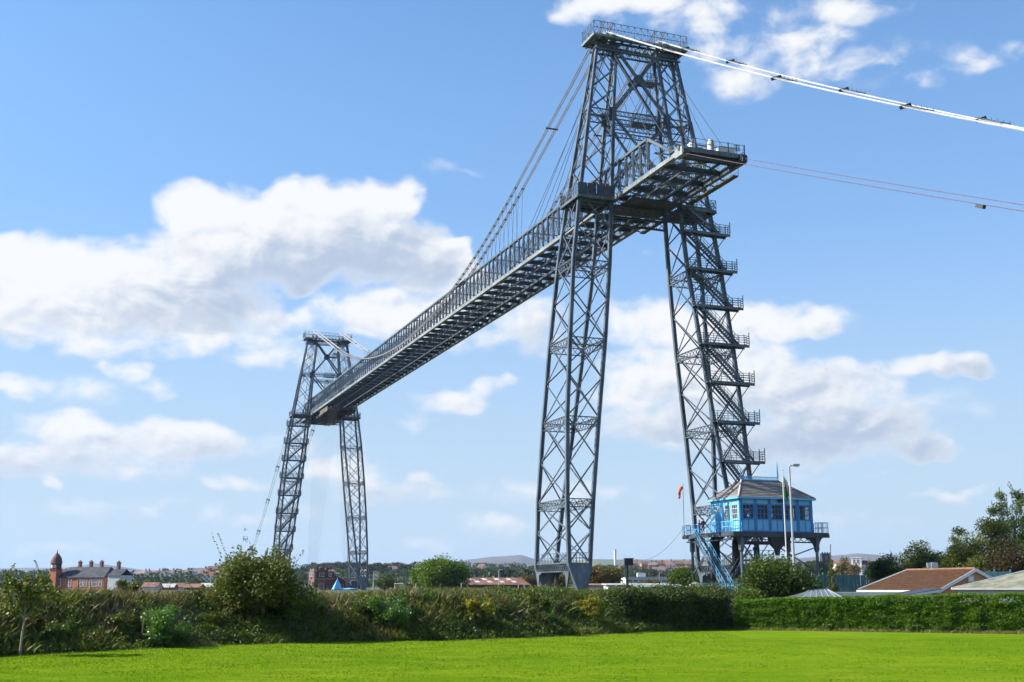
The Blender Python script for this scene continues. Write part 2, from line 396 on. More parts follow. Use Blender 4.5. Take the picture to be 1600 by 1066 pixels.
# ------------------------------------------------------------------ ground
LEFT_TOE = [P(x, y, 100) for x, y in ()]
def gz(x, y):      # pixel on the lawn -> world x, y
    r = P(x, y, 1.0) - Vector((0, 0, EYE)); t = -EYE / r.z
    return r.x * t, r.y * t
TOE = np.array([gz(*q) for q in ((-260, 1046), (0, 1026), (160, 1017), (330, 1009), (520, 1003), (700, 1001), (860, 995), (1000, 988), (1150, 983))])
HEDGE = np.array([gz(1150, 984), gz(1620, 991), gz(1800, 994)])
tdir = TOE[-1] - TOE[0]; tdir /= np.linalg.norm(tdir); tnor = np.array([-tdir[1], tdir[0]])   # points away from the camera
def toe_dist(x, y):
    """distance behind the foot of the bank (positive beyond it)"""
    rel = np.stack([x - TOE[0, 0], y - TOE[0, 1]], -1); s = rel @ tdir; t = rel @ tnor
    ts = (TOE - TOE[0]) @ tdir; tt = (TOE - TOE[0]) @ tnor
    return t - np.interp(s, ts, tt), s
def sm(t): t = np.clip(t, 0, 1); return t * t * (3 - 2 * t)
def vnoise(x, y, sc, seed=0):
    x = np.asarray(x) * sc + seed * 17.3; y = np.asarray(y) * sc + seed * 9.1
    xi = np.floor(x).astype(int); yi = np.floor(y).astype(int); fx = x - xi; fy = y - yi
    h = lambda a, b: ((np.sin(a * 127.1 + b * 311.7 + seed * 74.7) * 43758.5453) % 1.0)
    u = fx * fx * (3 - 2 * fx); w = fy * fy * (3 - 2 * fy)
    return (h(xi, yi) * (1 - u) + h(xi + 1, yi) * u) * (1 - w) + (h(xi, yi + 1) * (1 - u) + h(xi + 1, yi + 1) * u) * w
L0, L1 = np.array([17.0, 84.0]), np.array([46.0, 122.0])
def ground_h(x, y):
    x = np.asarray(x, float); y = np.asarray(y, float)
    t, s = toe_dist(x, y)
    bank = 2.2 * sm((t + .1) / 4.6) + ((vnoise(x, y, .13, 21) - .5) * .55 + (vnoise(x, y, .35, 1) - .5) * .7) * sm(t / 2.0) * sm((26 - t) / 8)
    ld = L1 - L0; side = ((x - L0[0]) * ld[1] - (y - L0[1]) * ld[0]) / np.hypot(*ld)      # + to the right of the line
    right = sm((side + 2.5) / 5.0)
    low = .35 * sm((t - .5) / 5)
    h = bank * (1 - right) + low * right
    hill = np.interp(y, [0, 450, 620, 850, 1200, 1600, 2200, 3000, 20000], [0, 0, 2, 6.5, 19, 25, 12, 6, 6])
    fx = np.interp(x / np.maximum(y, 1), [-.6, -.42, -.3, -.15, 0, .1, .2, .35, .6], [.5, .55, .55, .9, 1.0, .95, .9, 1.0, 1.0])
    return np.where(t > -1, h + hill * fx * (.85 + .3 * vnoise(x, y, .004, 5)), 0.0 * h)
def axis(a, b, fine, far, step, grow):
    pos = [a]
    while pos[-1] < b: pos.append(pos[-1] + step)
    st = step; hi = []
    v = pos[-1]
    while v < far: st *= grow; v += st; hi.append(v)
    return pos, hi
mid, hi = axis(-75, 75, 0, 11000, 1.0, 1.16)
xs = np.array([-v for v in reversed(hi)] + mid + hi)
mid, hi = axis(30, 150, 0, 14000, .8, 1.12)
ys = np.array([-400, -150, -60, -20, 0, 15] + mid + hi)
X, Y = np.meshgrid(xs, ys); H = ground_h(X, Y) - .05
def grid_obj(name, X, Y, Z, m):
    ny, nx = X.shape; V = np.stack([X, Y, Z], -1).reshape(-1, 3); idx = np.arange(nx * ny).reshape(ny, nx)
    F = np.stack([idx[:-1, :-1], idx[:-1, 1:], idx[1:, 1:], idx[1:, :-1]], -1).reshape(-1, 4)
    me = bpy.data.meshes.new(name); me.vertices.add(len(V)); me.vertices.foreach_set('co', V.astype(np.float32).ravel())
    me.loops.add(F.size); me.loops.foreach_set('vertex_index', F.astype(np.int32).ravel())
    me.polygons.add(len(F)); me.polygons.foreach_set('loop_start', np.arange(0, F.size, 4, dtype=np.int32))
    me.polygons.foreach_set('use_smooth', np.ones(len(F), dtype=bool)); me.materials.append(m); me.update(calc_edges=True)
    return link(bpy.data.objects.new(name, me))
M['soil'] = posmat('rough_ground', (.035, .045, .015), (.085, .085, .035), .25, .95, detail=6)
g = grid_obj('ground', X, Y, H, M['soil']); tag(g, kind='structure')
def lawnmat():
    m = bpy.data.materials.new('mown_grass'); m.use_nodes = True
    T = NT(m.node_tree); b = T.n['Principled BSDF']; gp = T.node('ShaderNodeNewGeometry').outputs['Position']
    st = T.vmath('MULTIPLY', gp, (.5, 1, 1))
    n1 = T.noise(st, .11, 4, .6); n2 = T.noise(st, .6, 5, .65); n3 = T.noise(gp, 2.6, 7, .8)
    c = T.mix(T.ramp(n1, .35, .66), (.098, .182, .006), (.152, .236, .009))
    c = T.mix(T.ramp(n2, .42, .70, 0, .75), c, (.20, .245, .02))
    c = T.mix(T.ramp(n3, .30, .62, .42, 0), c, (.040, .090, .004)); c = T.mix(T.ramp(T.noise(T.vmath('MULTIPLY', gp, (.35, 1.2, 1)), 1.6, 5, .7), .36, .58, .42, 0), c, (.060, .125, .004))
    n4 = T.noise(gp, .9, 6, .8); c = T.mix(T.ramp(n4, .66, .78, 0, .5), c, (.21, .19, .07))
    T.put(b.inputs['Base Color'], c); b.inputs['Roughness'].default_value = .8; b.inputs['Specular IOR Level'].default_value = .0
    bp = T.node('ShaderNodeBump'); bp.inputs['Strength'].default_value = .7; bp.inputs['Distance'].default_value = .05
    T.put(bp.inputs['Height'], T.math('MULTIPLY_ADD', T.noise(gp, 22, 3, .7), .6, n3)); T.l.new(bp.outputs[0], b.inputs['Normal'])
    return m
M['lawn'] = lawnmat()
# lawn edge follows the foot of the bank and then the hedge
toe_ext = [(-60, 38)] + [tuple(q) for q in TOE] + [tuple(q) for q in HEDGE[1:]] + [(70, 62)]
lm = MB(); far_pts = [(x, y, .0) for x, y in toe_ext]
near_pts = [(x, -40, .0) for x, y in toe_ext]
nr = 8
for i in range(len(toe_ext) - 1):
    for k in range(nr):
        f = lambda a, b, t: (a[0] + (b[0] - a[0]) * t, a[1] + (b[1] - a[1]) * t, .03 * math.sin(3.1 * t) )
        t0, t1 = k / nr, (k + 1) / nr
        lm.poly([f(near_pts[i], far_pts[i], t0), f(near_pts[i + 1], far_pts[i + 1], t0), f(near_pts[i + 1], far_pts[i + 1], t1), f(near_pts[i], far_pts[i], t1)])
tag(lm.build('lawn', M['lawn']), kind='structure')

# distant hills
def ridge(name, pts, d, depth, m, nz, seed):
    px = np.arange(pts[0][0], pts[-1][0] + 1, 6.0); py = np.interp(px, [p[0] for p in pts], [p[1] for p in pts])
    py = py + (vnoise(px, px * 0, .035, seed) - .5) * nz + (vnoise(px, px * 0, .11, seed + 1) - .5) * nz * .4
    rows = []
    for f, dd in ((0, -depth), (.35, -.62 * depth), (.72, -.3 * depth), (1, 0), (.6, .5 * depth), (0, depth)):
        rw = []
        for x, y in zip(px, py):
            p = P(x, y, d); k = (d + dd) / d
            rw.append((p.x * k, d + dd, -5 + (p.z + 5) * f + (vnoise(p.x, dd, .004, seed + 3) - .5) * (p.z) * .12 * (0 < f < 1)))
        rows.append(rw)
    A = np.array(rows); o = grid_obj(name, A[:, :, 0], A[:, :, 1], A[:, :, 2], m); tag(o, kind='structure'); return o
M['moor'] = posmat('moorland', (.085, .075, .045), (.13, .10, .07), .003, .95, detail=6)
M['pasture'] = posmat('pasture', (.06, .09, .035), (.15, .16, .07), .004, .95, detail=6)
ridge('hills', [(-500, 889), (0, 888), (110, 887), (150, 880), (180, 885), (240, 893), (600, 890), (690, 885), (733, 874), (765, 870.5), (806, 868.5), (812, 867), (822, 869), (838, 874), (865, 877), (1180, 878),
      (1290, 869), (1340, 865), (1365, 867), (1420, 872), (1700, 878), (2100, 880)], 6000, 1500, M['moor'], 1.2, 3)
ridge('hills', [(820, 884), (880, 877), (930, 874), (1010, 874.5), (1090, 874.5), (1150, 877), (1250, 884)], 3900, 900, M['pasture'], .7, 8)

# ------------------------------------------------------------------ bridge frame: u along the bridge (towards the camera), v across, z up
YAW = R(20.5083)
UV = np.array([[math.sin(YAW), -math.cos(YAW)], [math.cos(YAW), math.sin(YAW)]]); ORG = np.array([16.079, 140.501])
BROT = math.atan2(UV[0, 1], UV[0, 0])
def B(u, v, z=0): p = ORG + u * UV[0] + v * UV[1]; return Vector((p[0], p[1], z))
SPAN = 196.6
LV = [(5.02, 4.95, 9.75, 12.2), (12.81, 4.42, 8.95, 12.15), (22.38, 3.65, 7.72, 11.72), (31.93, 3.15, 6.5, 11.03), (41.77, 2.45, 5.39, 10.15),
      (50.4, 1.95, 4.72, 9.0), (62.2, 1.15, 3.87, 7.13), (71.4, .5, 2.9, 5.62)]
def lvz(z):
    zs = [l[0] for l in LV]
    return tuple(float(np.interp(z, zs, [l[i] for l in LV])) for i in (1, 2, 3))
GZ = 2.25

def lattice(mb, p, q, depth, n, t=.1, w=.16):
    """lattice girder between p and q: two chords and crossed lacing"""
    p, q = Vector(p), Vector(q); dz = Vector((0, 0, depth / 2))
    mb.beam(p + dz, q + dz, w, t); mb.beam(p - dz, q - dz, w, t)
    for i in range(n):
        a = p.lerp(q, i / n); b = p.lerp(q, (i + 1) / n)
        mb.beam(a - dz, b + dz, .06, .06); mb.beam(a + dz, b - dz, .06, .06)
def railing(mb, pts, h, n_per_m=1.0, t=.05, bars=2, cross=False, post_every=1.2):
    pts = [Vector(p) for p in pts]
    for a, b in zip(pts, pts[1:]):
        L = (b - a).length
        if L < .05: continue
        for k in range(1, bars + 1): mb.beam(a + Vector((0, 0, h * k / bars)), b + Vector((0, 0, h * k / bars)), t, t)
        n = max(1, round(L / post_every))
        for i in range(n + 1):
            c = a.lerp(b, i / n); mb.beam(c, c + Vector((0, 0, h)), t, t)
            if cross and i < n:
                d = a.lerp(b, (i + 1) / n); mb.beam(c, d + Vector((0, 0, h)), t * .6, t * .6); mb.beam(d, c + Vector((0, 0, h)), t * .6, t * .6)

def tower(u0, stair, label):
    root = empty('bridge_tower', B(u0, 0, GZ), BROT); tag(root, label, 'bridge tower', 'lattice towers of the transporter bridge')
    Z = lambda z: z - GZ
    S = M['steel']
    for s in (-1, 1):
        def cp(col, z):
            U, vi, vo = lvz(z); return Vector(((U if col in 'BC' else -U), s * (vo if col in 'AB' else vi), Z(z)))
        # foot plates and arched portal between the columns
        f = MB()
        for su in (-1, 1):
            U, vi, vo = lvz(5.0); top0, top1, zt, zb = s * (vi - .2), s * (vo + .2), Z(5.6), Z(GZ + .25)
            m0 = s * (vi + .8); m1 = s * (vo - .72)
            ins = .13 if su > 0 else 0.0
            f.prism([(su * U - .3, top0, zt), (su * U - .3, top1, zt), (su * U - .3, top1, zt - .35), (su * U - .3 + ins * 4, m1, zb), (su * U - .3 + ins * 4, m0, zb), (su * U - .3, top0, zt - .35)], (.6, 0, 0))
            f.box((su * U - .75 + ins * 4, min(m0, m1) - .25, Z(GZ) - .6), (su * U + .75 + ins * 4, max(m0, m1) + .25, zb))
            for vv in (vi, vo):     # curved brackets along the portal
                f.prism([(su * U, s * vv - .08, zt - .95), (su * U - su * 1.9, s * vv - .08, zt - .95), (su * U - su * 1.0, s * vv - .08, zt - 1.3), (su * U - su * .75, s * vv - .08, zb)], (0, .16, 0))
        for vv in (vi, vo):
            lattice(f, (-U, s * vv, Z(5.15)), (U, s * vv, Z(5.15)), .9, 16, .1, .22)
        f.box((-U, min(s * vi, s * vo), Z(5.58)), (U, max(s * vi, s * vo), Z(5.66)))
        leg = f.build('tower_leg', S, root)
        rl = MB(); railing(rl, [(-U, s * vo, Z(5.66)), (U, s * vo, Z(5.66)), (U, s * vi, Z(5.66)), (-U, s * vi, Z(5.66))], 1.1, bars=2, post_every=.9); rl.build('foot_railing', M['rail'], leg)
        zl = [l[0] for l in LV]
        for col in 'ABCD':
            cm = MB()
            for z0, z1 in zip([5.3] + zl[1:-1], zl[1:]):
                a, b = cp(col, z0), cp(col, z1)
                wz = .40 if z0 < 60 else .32
                for o in (-.5, .5):
                    off = Vector((0, o * wz * .68, 0)); cm.beam(a + off, b + off, wz * .44, wz * 1.0, up=(1, 0, 0))
                cm.beam(a, b, wz * .3, wz * .55, up=(1, 0, 0))
            cm.build('column', S, leg)
        # crossed braces, two or three to a storey on all four faces, and lattice girders at the storeys
        for k in range(len(LV) - 1):
            z0, z1 = LV[k][0], LV[k + 1][0]; n = 2 if k < 5 else 3
            if k == 0: z0 = 5.6
            for i in range(n):
                a0 = z0 + (z1 - z0) * i / n; a1 = z0 + (z1 - z0) * (i + 1) / n
                for c1, c2 in ('AB', 'BC', 'CD', 'DA'):
                    wd = .15 if k < 5 else .13
                    bar('cross_brace', cp(c1, a0), cp(c2, a1), wd, .09, S, leg, up=(cp(c2, a0) - cp(c1, a0)).cross(Vector((0, 0, 1))))
                    bar('cross_brace', cp(c2, a0), cp(c1, a1), wd, .09, S, leg, up=(cp(c2, a0) - cp(c1, a0)).cross(Vector((0, 0, 1))))
            if 0 < k:
                zz = LV[k][0]
                for c1, c2 in ('AB', 'BC', 'CD', 'DA'):
                    lg = MB(); a, b = cp(c1, zz), cp(c2, zz); dz = Vector((0, 0, -.45))
                    lattice(lg, a + dz, b + dz, .9, max(4, round((b - a).length / .8)), .1, .2); lg.build('lattice_girder', S, leg)
                bar('plan_brace', cp('A', zz - .4), cp('C', zz - .4), .12, .08, S, leg); bar('plan_brace', cp('B', zz - .4), cp('D', zz - .4), .12, .08, S, leg)
        # balcony round the leg at deck level
        U, vi, vo = lvz(50); bl = MB(); x0, x1 = -U - .8, U + .8; y0, y1 = sorted((s * (vi - .1), s * (vo + .55)))
        bl.box((x0, y0, Z(49.9)), (x1, y1, Z(50.0)))
        for yy in (y0, y1): bl.beam((x0, yy, Z(49.72)), (x1, yy, Z(49.72)), .16, .3)
        for xx in (x0, x1): bl.beam((xx, y0, Z(49.72)), (xx, y1, Z(49.72)), .16, .3)
        for i in range(5): xx = x0 + (x1 - x0) * (i + .5) / 5; bl.beam((xx, y0, Z(49.8)), (xx, y1, Z(49.8)), .1, .18)
        bc = bl.build('balcony', S, root)
        for (a, b) in (((x1, y0), (x1, y1)), ((x0, y0), (x0, y1))):
            if s * u0 == 0 and s < 0:
                for i in range(4):
                    bar('balcony_panel', (a[0], a[1] + (b[1] - a[1]) * (i + .03) / 4, Z(50.75)), (a[0], a[1] + (b[1] - a[1]) * (i + .97) / 4, Z(50.75)), .04, 1.4, M['steel_dark'], bc)
            else:
                rl = MB(); railing(rl, [(*a, Z(50)), (*b, Z(50))], 1.25, bars=3, post_every=.7, cross=True); rl.build('railing', M['rail'], bc)
        rl = MB(); yo = y0 if s < 0 else y1; railing(rl, [(x0, yo, Z(50)), (x1, yo, Z(50))], 1.25, bars=3, post_every=.7, cross=True); rl.build('railing', M['rail'], bc)
    # portal girders under the deck and at the storey above it
    for su in (-1, 1):
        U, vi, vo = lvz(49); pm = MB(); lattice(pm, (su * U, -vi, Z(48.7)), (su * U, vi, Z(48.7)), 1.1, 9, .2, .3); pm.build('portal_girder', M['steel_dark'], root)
        U6, vi6, vo6 = lvz(62.2)
        for dz in (0, -1.9):
            lm = MB(); lattice(lm, (su * U6, -vi6, Z(62.2 + dz - .3)), (su * U6, vi6, Z(62.2 + dz - .3)), .6, 12, .1, .18); lm.build('lattice_girder', S, root)
        # great crossed ties between the legs
        U7, vi7, vo7 = lvz(71); U5, vi5, _ = lvz(52)
        for sv in (-1, 1):
            bar('great_brace', (su * U7, -sv * vi7, Z(71)), (su * U6, sv * vi6, Z(62.0)), .36, .26, S, root, up=(1, 0, 0))
            bar('great_brace', (su * U6, -sv * vi6, Z(61.6)), (su * U5, sv * vi5, Z(51.5)), .30, .22, S, root, up=(1, 0, 0))
            gp = MB(); gp.box((su * U6 - .14, sv * vi6 - .62, Z(60.9)), (su * U6 + .14, sv * vi6 + .35, Z(62.6))); gp.build('gusset_plate', M['steel_dark'], root)
        zc = 62 + 9 * vi6 / (vi6 + vi7); uc = float(np.interp(zc, [62.2, 71.4], [1.15, .5]))
        gp = MB(); gp.prism([(su * uc - .16, -.75, Z(zc)), (su * uc - .16, -.35, Z(zc - .65)), (su * uc - .16, .35, Z(zc - .65)), (su * uc - .16, .75, Z(zc)), (su * uc - .16, .35, Z(zc + .65)), (su * uc - .16, -.35, Z(zc + .65))], (.32, 0, 0)); gp.build('gusset_plate', M['steel_dark'], root)
    # ladder and its little stages
    ld = MB()
    for dv in (.9, 1.45): ld.beam((0, dv, Z(51)), (0, dv + .9, Z(71.5)), .06, .06)
    for i in range(60):
        t = i / 60; zz = 51 + 20.5 * t; ld.beam((0, .9 + .9 * t, Z(zz)), (0, 1.45 + .9 * t, Z(zz)), .04, .04)
    ladder = ld.build('ladder', S, root)
    for zz, a, b in ((61.4, -.6, 2.4), (67.2, .6, 3.0)):
        st = MB(); [st.box((-1.0 + .4 * q, a, Z(zz) - .1), (-.82 + .4 * q, b, Z(zz))) for q in range(5)]; railing(st, [(-1, a, Z(zz)), (1, a, Z(zz)), (1, b, Z(zz)), (-1, b, Z(zz)), (-1, a, Z(zz))], 1.0, bars=2, post_every=.6); st.build('ladder_stage', M['rail'], root)
    # head: deep girders, deck and railing, saddles
    U7, vi7, vo7 = lvz(71.4); hm = MB()
    for su in (-1, 1):
        lattice(hm, (su * .75, -6.2, Z(71.2)), (su * .75, 6.2, Z(71.2)), 1.1, 22, .16, .26)
        hm.beam((su * .75, -6.2, Z(71.75)), (su * .75, 6.2, Z(71.75)), .3, .16)
    for v in np.linspace(-6.2, 6.2, 11): hm.beam((-1.85, v, Z(71.7)), (1.85, v, Z(71.7)), .16, .26)
    for s in (-1, 1): hm.box((-.7, s * 4.3 - 1.4, Z(71.1)), (.7, s * 4.3 + 1.4, Z(71.55)))
    head = hm.build('tower_head', S, root)
    pm = MB()
    for i in range(12):
        v0, v1 = -6.7 + i * 13.4 / 12, -6.7 + (i + 1) * 13.4 / 12
        for (a, b) in ((-1.85, -.95), (.95, 1.85), (-.9, .9)):
            if abs((v0 + v1) / 2) > 4.5 or abs(a) > .93: pm.box((a, v0 + .03, Z(71.95)), (b, v1 - .03, Z(72.05)))
    pm.beam((1.88, -6.75, Z(71.98)), (1.88, 6.75, Z(71.98)), .1, .3); pm.beam((-1.88, -6.75, Z(71.98)), (-1.88, 6.75, Z(71.98)), .1, .3)
    for s in (-1, 1): pm.beam((-1.9, s * 6.75, Z(71.98)), (1.9, s * 6.75, Z(71.98)), .1, .3)
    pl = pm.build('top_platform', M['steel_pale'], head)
    for pts in (((1.85, -6.7), (1.85, 6.7)), ((-1.85, -6.7), (-1.85, 6.7)), ((-1.85, -6.7), (1.85, -6.7)), ((-1.85, 6.7), (1.85, 6.7))):
        rl = MB(); railing(rl, [(*pts[0], Z(72.1)), (*pts[1], Z(72.1))], 1.75, bars=2, cross=True, post_every=.93, t=.055); rl.build('railing', M['rail'], head)
    for s in (-1, 1):
        sd = MB()
        for o in (-.55, .55):
            sd.prism([(-1.2, s * 3.78 + o - .25, Z(72.1)), (1.2, s * 3.78 + o - .25, Z(72.1)), (.9, s * 3.78 + o - .25, Z(72.9)), (.3, s * 3.78 + o - .25, Z(73.35)), (-.3, s * 3.78 + o - .25, Z(73.35)), (-.9, s * 3.78 + o - .25, Z(72.9))], (0, .5, 0))
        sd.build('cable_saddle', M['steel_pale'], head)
    # zigzag of landings and flights on one leg
    zs = [46.72, 41.9, 37.1, 32.3, 27.5, 22.65, 17.85, 13.05, 8.25]
    ztop = 50.0
    for i, zz in enumerate(zs):
        U, vi, vo = lvz(zz); x0, x1 = U + .22, U + 1.35; a, b = vi - .35, vo + 1.55
        y0, y1 = sorted((stair * a, stair * b))
        fl = MB(); fl.box((x0, y0, Z(zz) - .14), (x1, y1, Z(zz))); fl.beam((x1, y0, Z(zz - .16)), (x1, y1, Z(zz - .16)), .1, .34); fl.beam((x0, y0, Z(zz - .16)), (x0, y1, Z(zz - .16)), .1, .34)
        fl.beam((x0 + .3, stair * (vo + 1.3), Z(zz - .2)), (U + .1, stair * (vo + .15), Z(zz - 1.9)), .1, .1)
        fl.beam((x1 - .1, stair * vi, Z(zz - .2)), (U + .1, stair * (vi + .05), Z(zz - 1.5)), .1, .1)
        ln = fl.build('stair_landing', S, root)
        rl = MB(); railing(rl, [(x0, stair * a, Z(zz)), (x1, stair * a, Z(zz)), (x1, stair * b, Z(zz)), (x0, stair * b, Z(zz)), (x0, stair * (vo - .2), Z(zz))], 1.15, bars=4, post_every=.75, t=.05 if u0 == 0 else .085)
        for q in ((x1, stair * b), (x0, stair * b)): rl.beam((*q, Z(zz)), (*q, Z(zz) + 1.6), .08, .08)
        rl.build('railing', M['rail'], ln)
        # flight from the landing above (inner end) down to this one (outer end)
        zu = ztop if i == 0 else zs[i - 1]; Uu, viu, vou = lvz(zu)
        pa = Vector((Uu + .75, stair * (viu + .25), Z(zu))); pb = Vector((U + .75, stair * (vo + .1), Z(zz)))
        fm = MB(); 
        for o in (-.42, .42): fm.beam(pa + Vector((o, 0, -.1)), pb + Vector((o, 0, .05)), .07, .3)
        for k in range(1, 20): c = pa.lerp(pb, k / 20); fm.box((c.x - .4, c.y - .14, c.z - .03), (c.x + .4, c.y + .14, c.z + .02))
        fg = fm.build('stair_flight', S, root)
        hr = MB()
        for o in (-.45, .45):
            for hh in (.55, 1.0): hr.beam(pa + Vector((o, 0, hh)), pb + Vector((o, 0, hh)), .045, .045)
            for k in range(0, 11): c = pa.lerp(pb, k / 10) + Vector((o, 0, 0)); hr.beam(c, c + Vector((0, 0, 1.0)), .035, .035)
        hr.build('handrail', M['rail'], fg)
    return root
near_tower = tower(0, 1, 'tall blue grey steel lattice tower nearest to the camera, with stairs above the winding house')
far_tower = tower(-SPAN, -1, 'smaller looking far steel lattice tower across the river, stairs on its left leg')

# ------------------------------------------------------------------ stiffening girder
ZB, ZT, W = 50.376, 54.96, 3.776
M['plank'] = posmat('pale_plank', (.20, .165, .12), (.32, .27, .205), .7, .85)
gr = empty('bridge_girder', B(0, 0, ZB), BROT); tag(gr, 'long blue grey lattice girder carried high between the two towers', 'bridge deck')
S = M['steel']; GTOP = (10.15, -SPAN - 10.15); GBOT = (18.15, -SPAN - 18.15); PAN = 1.95
for s in (-1, 1):
    bar('bottom_chord', (GBOT[0], s * W, .1 if s < 0 else -.1), (GBOT[1], s * W, .1 if s < 0 else -.1), .5, .5 if s < 0 else .8, M['steel_pale'] if s < 0 else S, gr)  # left chord paler, right one darker: sun and shade put into the colour
    bar('top_chord', (GTOP[0], s * W, 4.58), (GTOP[1], s * W, 4.58), .42, .3, S, gr)
    for e in (0, 1):
        bar('end_post', (GTOP[e], s * W, 4.58), (GBOT[e] * 1.0 - (1.2 if e == 0 else -1.2), s * W, .3), .32, .3, S, gr, up=(0, 1, 0))
    bar('guard_rail', (GBOT[0], s * (W + .42), 1.15), (GBOT[1], s * (W + .42), 1.15), .05, .05, M['rail'], gr)
    bar('guard_rail', (GTOP[0], s * (W - .1), 2.5), (GTOP[1], s * (W - .1), 2.5), .06, .06, S, gr)
    bar('walkway', (GBOT[0], s * (W - 1.0), .55), (GBOT[1], s * (W - .7), .55), .45, .05, S, gr)
pm = MB()       # laced post, shared by all
for q in (-.15, .15): pm.beam((q, 0, .3), (q, 0, 4.45), .07, .2)
for k in range(9):
    za, zb2 = .35 + k * .45, .35 + (k + 1) * .45; pm.beam((-.15, 0, za), (.15, 0, zb2), .04, .07); pm.beam((.15, 0, za), (-.15, 0, zb2), .04, .07)
pm.box((-.3, -.13, .3), (.3, .13, .62)); pm.box((-.24, -.12, 4.2), (.24, .12, 4.5))
post_me = pm.mesh('truss_post', S)
npan = int((GTOP[0] - GTOP[1]) / PAN)
stuffd = {-1: MB(), 1: MB()}
for i in range(npan + 1):
    u = GTOP[0] - i * PAN
    for s in (-1, 1):
        o = bpy.data.objects.new('truss_post', post_me); o.location = (u, s * W, 0); link(o, gr)
        if i < npan:
            a, b, c, d = (u, s * W, .35), (u - PAN, s * W, 4.4), (u, s * W, 4.4), (u - PAN, s * W, .35)
            if i < 75:
                bar('truss_diagonal', a, b, .08, .07, S, gr); bar('truss_diagonal', c, d, .08, .07, S, gr)
            else: stuffd[s].beam(a, b, .08, .07); stuffd[s].beam(c, d, .08, .07)
for s in (-1, 1): tag(stuffd[s].build('truss_diagonal', S, gr), kind='stuff')
# short lacing on the railing posts outside the near bottom chord
rp = MB()
for i in range(int((GBOT[0] - GBOT[1]) / 1.95)):
    u = GBOT[0] - .1 - i * 1.95
    for s in (-1, 1): rp.beam((u, s * (W + .42), .2), (u, s * (W + .42), 1.15), .05, .05)
tag(rp.build('rail_posts', M['rail'], gr), kind='stuff')
nb = int((GBOT[0] - GBOT[1]) / (2 * PAN))
for i in range(nb + 1):
    u = GBOT[0] - .4 - i * 2 * PAN
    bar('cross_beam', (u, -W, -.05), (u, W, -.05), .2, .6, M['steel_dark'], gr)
    if i < nb:
        bar('lateral_brace', (u, -W, .1), (u - 2 * PAN, W, .1), .12, .1, S, gr); bar('lateral_brace', (u, W, .1), (u - 2 * PAN, -W, .1), .12, .1, S, gr)
        bar('cross_strut', (u - PAN, -W, .3), (u - PAN, W, .3), .09, .1, S, gr)
    if i % 2 == 0 and GTOP[1] < u < GTOP[0]:
        bar('sway_brace', (u, -W, 4.5), (u, W, 4.5), .16, .16, S, gr)
        bar('sway_brace', (u, -W, 4.4), (u, 0, 3.3), .09, .09, S, gr); bar('sway_brace', (u, W, 4.4), (u, 0, 3.3), .09, .09, S, gr)
for v in (-1.6, 1.0): bar('runway_beam', (GBOT[0] - 4, v, -.52), (GBOT[1] + 4, v, -.52), .12, .28, S, gr)
r2 = np.random.default_rng(3)
for i in range(70):
    u = -2 - i * 2.75; v = float(r2.uniform(2.0, 2.9)); bar('walk_plank', (u, v, .4), (u - 1.5, v, .4), .8, .06, M['plank'], gr)
for s, a, b in ((0, 6.0, -1.6),):
    fp = MB(); fp.box((b, -W + .3, -.95), (a - 1, W - .3, -.85)); fp.build('floor_plate', M['steel_dark'], gr)
    fp = MB(); fp.box((-SPAN - 5, -W + .3, -.95), (-SPAN + 3, W - .3, -.85)); fp.build('floor_plate', M['steel_dark'], gr)
for v in (-1.9, 0.2, 2.2):
    ig = MB(); lattice(ig, (16.0, v, 1.0), (-9.0, v, 1.0), 1.3, 22, .1, .16); ig.build('inner_girder', S, gr)
for i in range(6):
    u = 15.6 - i * 3.9; xf = MB(); xf.beam((u, -W, .4), (u, W, 2.3), .1, .1); xf.beam((u, W, .4), (u, -W, 2.3), .1, .1); xf.beam((u, -W, 2.35), (u, W, 2.35), .14, .12); xf.build('cross_frame', S, gr)
# open end towards the camera: platform, beam, posts
em = MB(); em.box((15.9, -W - .3, .62), (18.3, W + .55, .78)); em.beam((18.3, -W - .5, .45), (18.3, W + .8, .45), .2, .5); em.beam((15.9, -W - .3, .45), (15.9, W + .5, .45), .2, .4)
for v in np.linspace(-3.2, 3.2, 6): em.beam((15.9, v, .45), (18.3, v, .45), .14, .3)
ep = em.build('end_platform', S, gr)
for v in (-2.0, .2, 2.2, 4.3): bar('platform_post', (18.2, v, .7), (18.2, v, 2.0), .13, .13, M['steel_dark'], ep)
rl = MB(); railing(rl, [(18.25, -W, .8), (18.25, W + .5, .8)], 1.1, bars=2, post_every=1.6, t=.04); rl.build('railing', M['rail'], ep)
for s in (-1, 1):
    eb = MB(); eb.box((17.2, s * W - .35, -.45), (18.9, s * W + .35, .55)); eb.build('end_bearing', M['steel_pale'] if s < 0 else M['steel_dark'], gr)  # same lit and shaded steel colours as the chords
# hanging walkways on the far side, their own railings on them
for a, b in ((14.4, 3.2), (-4.5, -9.8)):
    hw = MB(); hw.box((b, W + 1.25, -.35), (a, W + 2.0, -.18))
    for u in np.arange(b + .3, a, 2.2): hw.beam((u, W, .0), (u, W + 2.0, -.3), .12, .14)
    h = hw.build('hanging_walkway', M['wood'], gr)
    rl = MB(); railing(rl, [(b, W + 2.0, -.2), (a, W + 2.0, -.2)], 1.0, bars=2, post_every=1.5, t=.05); rl.build('railing', M['steel_dark'], h)
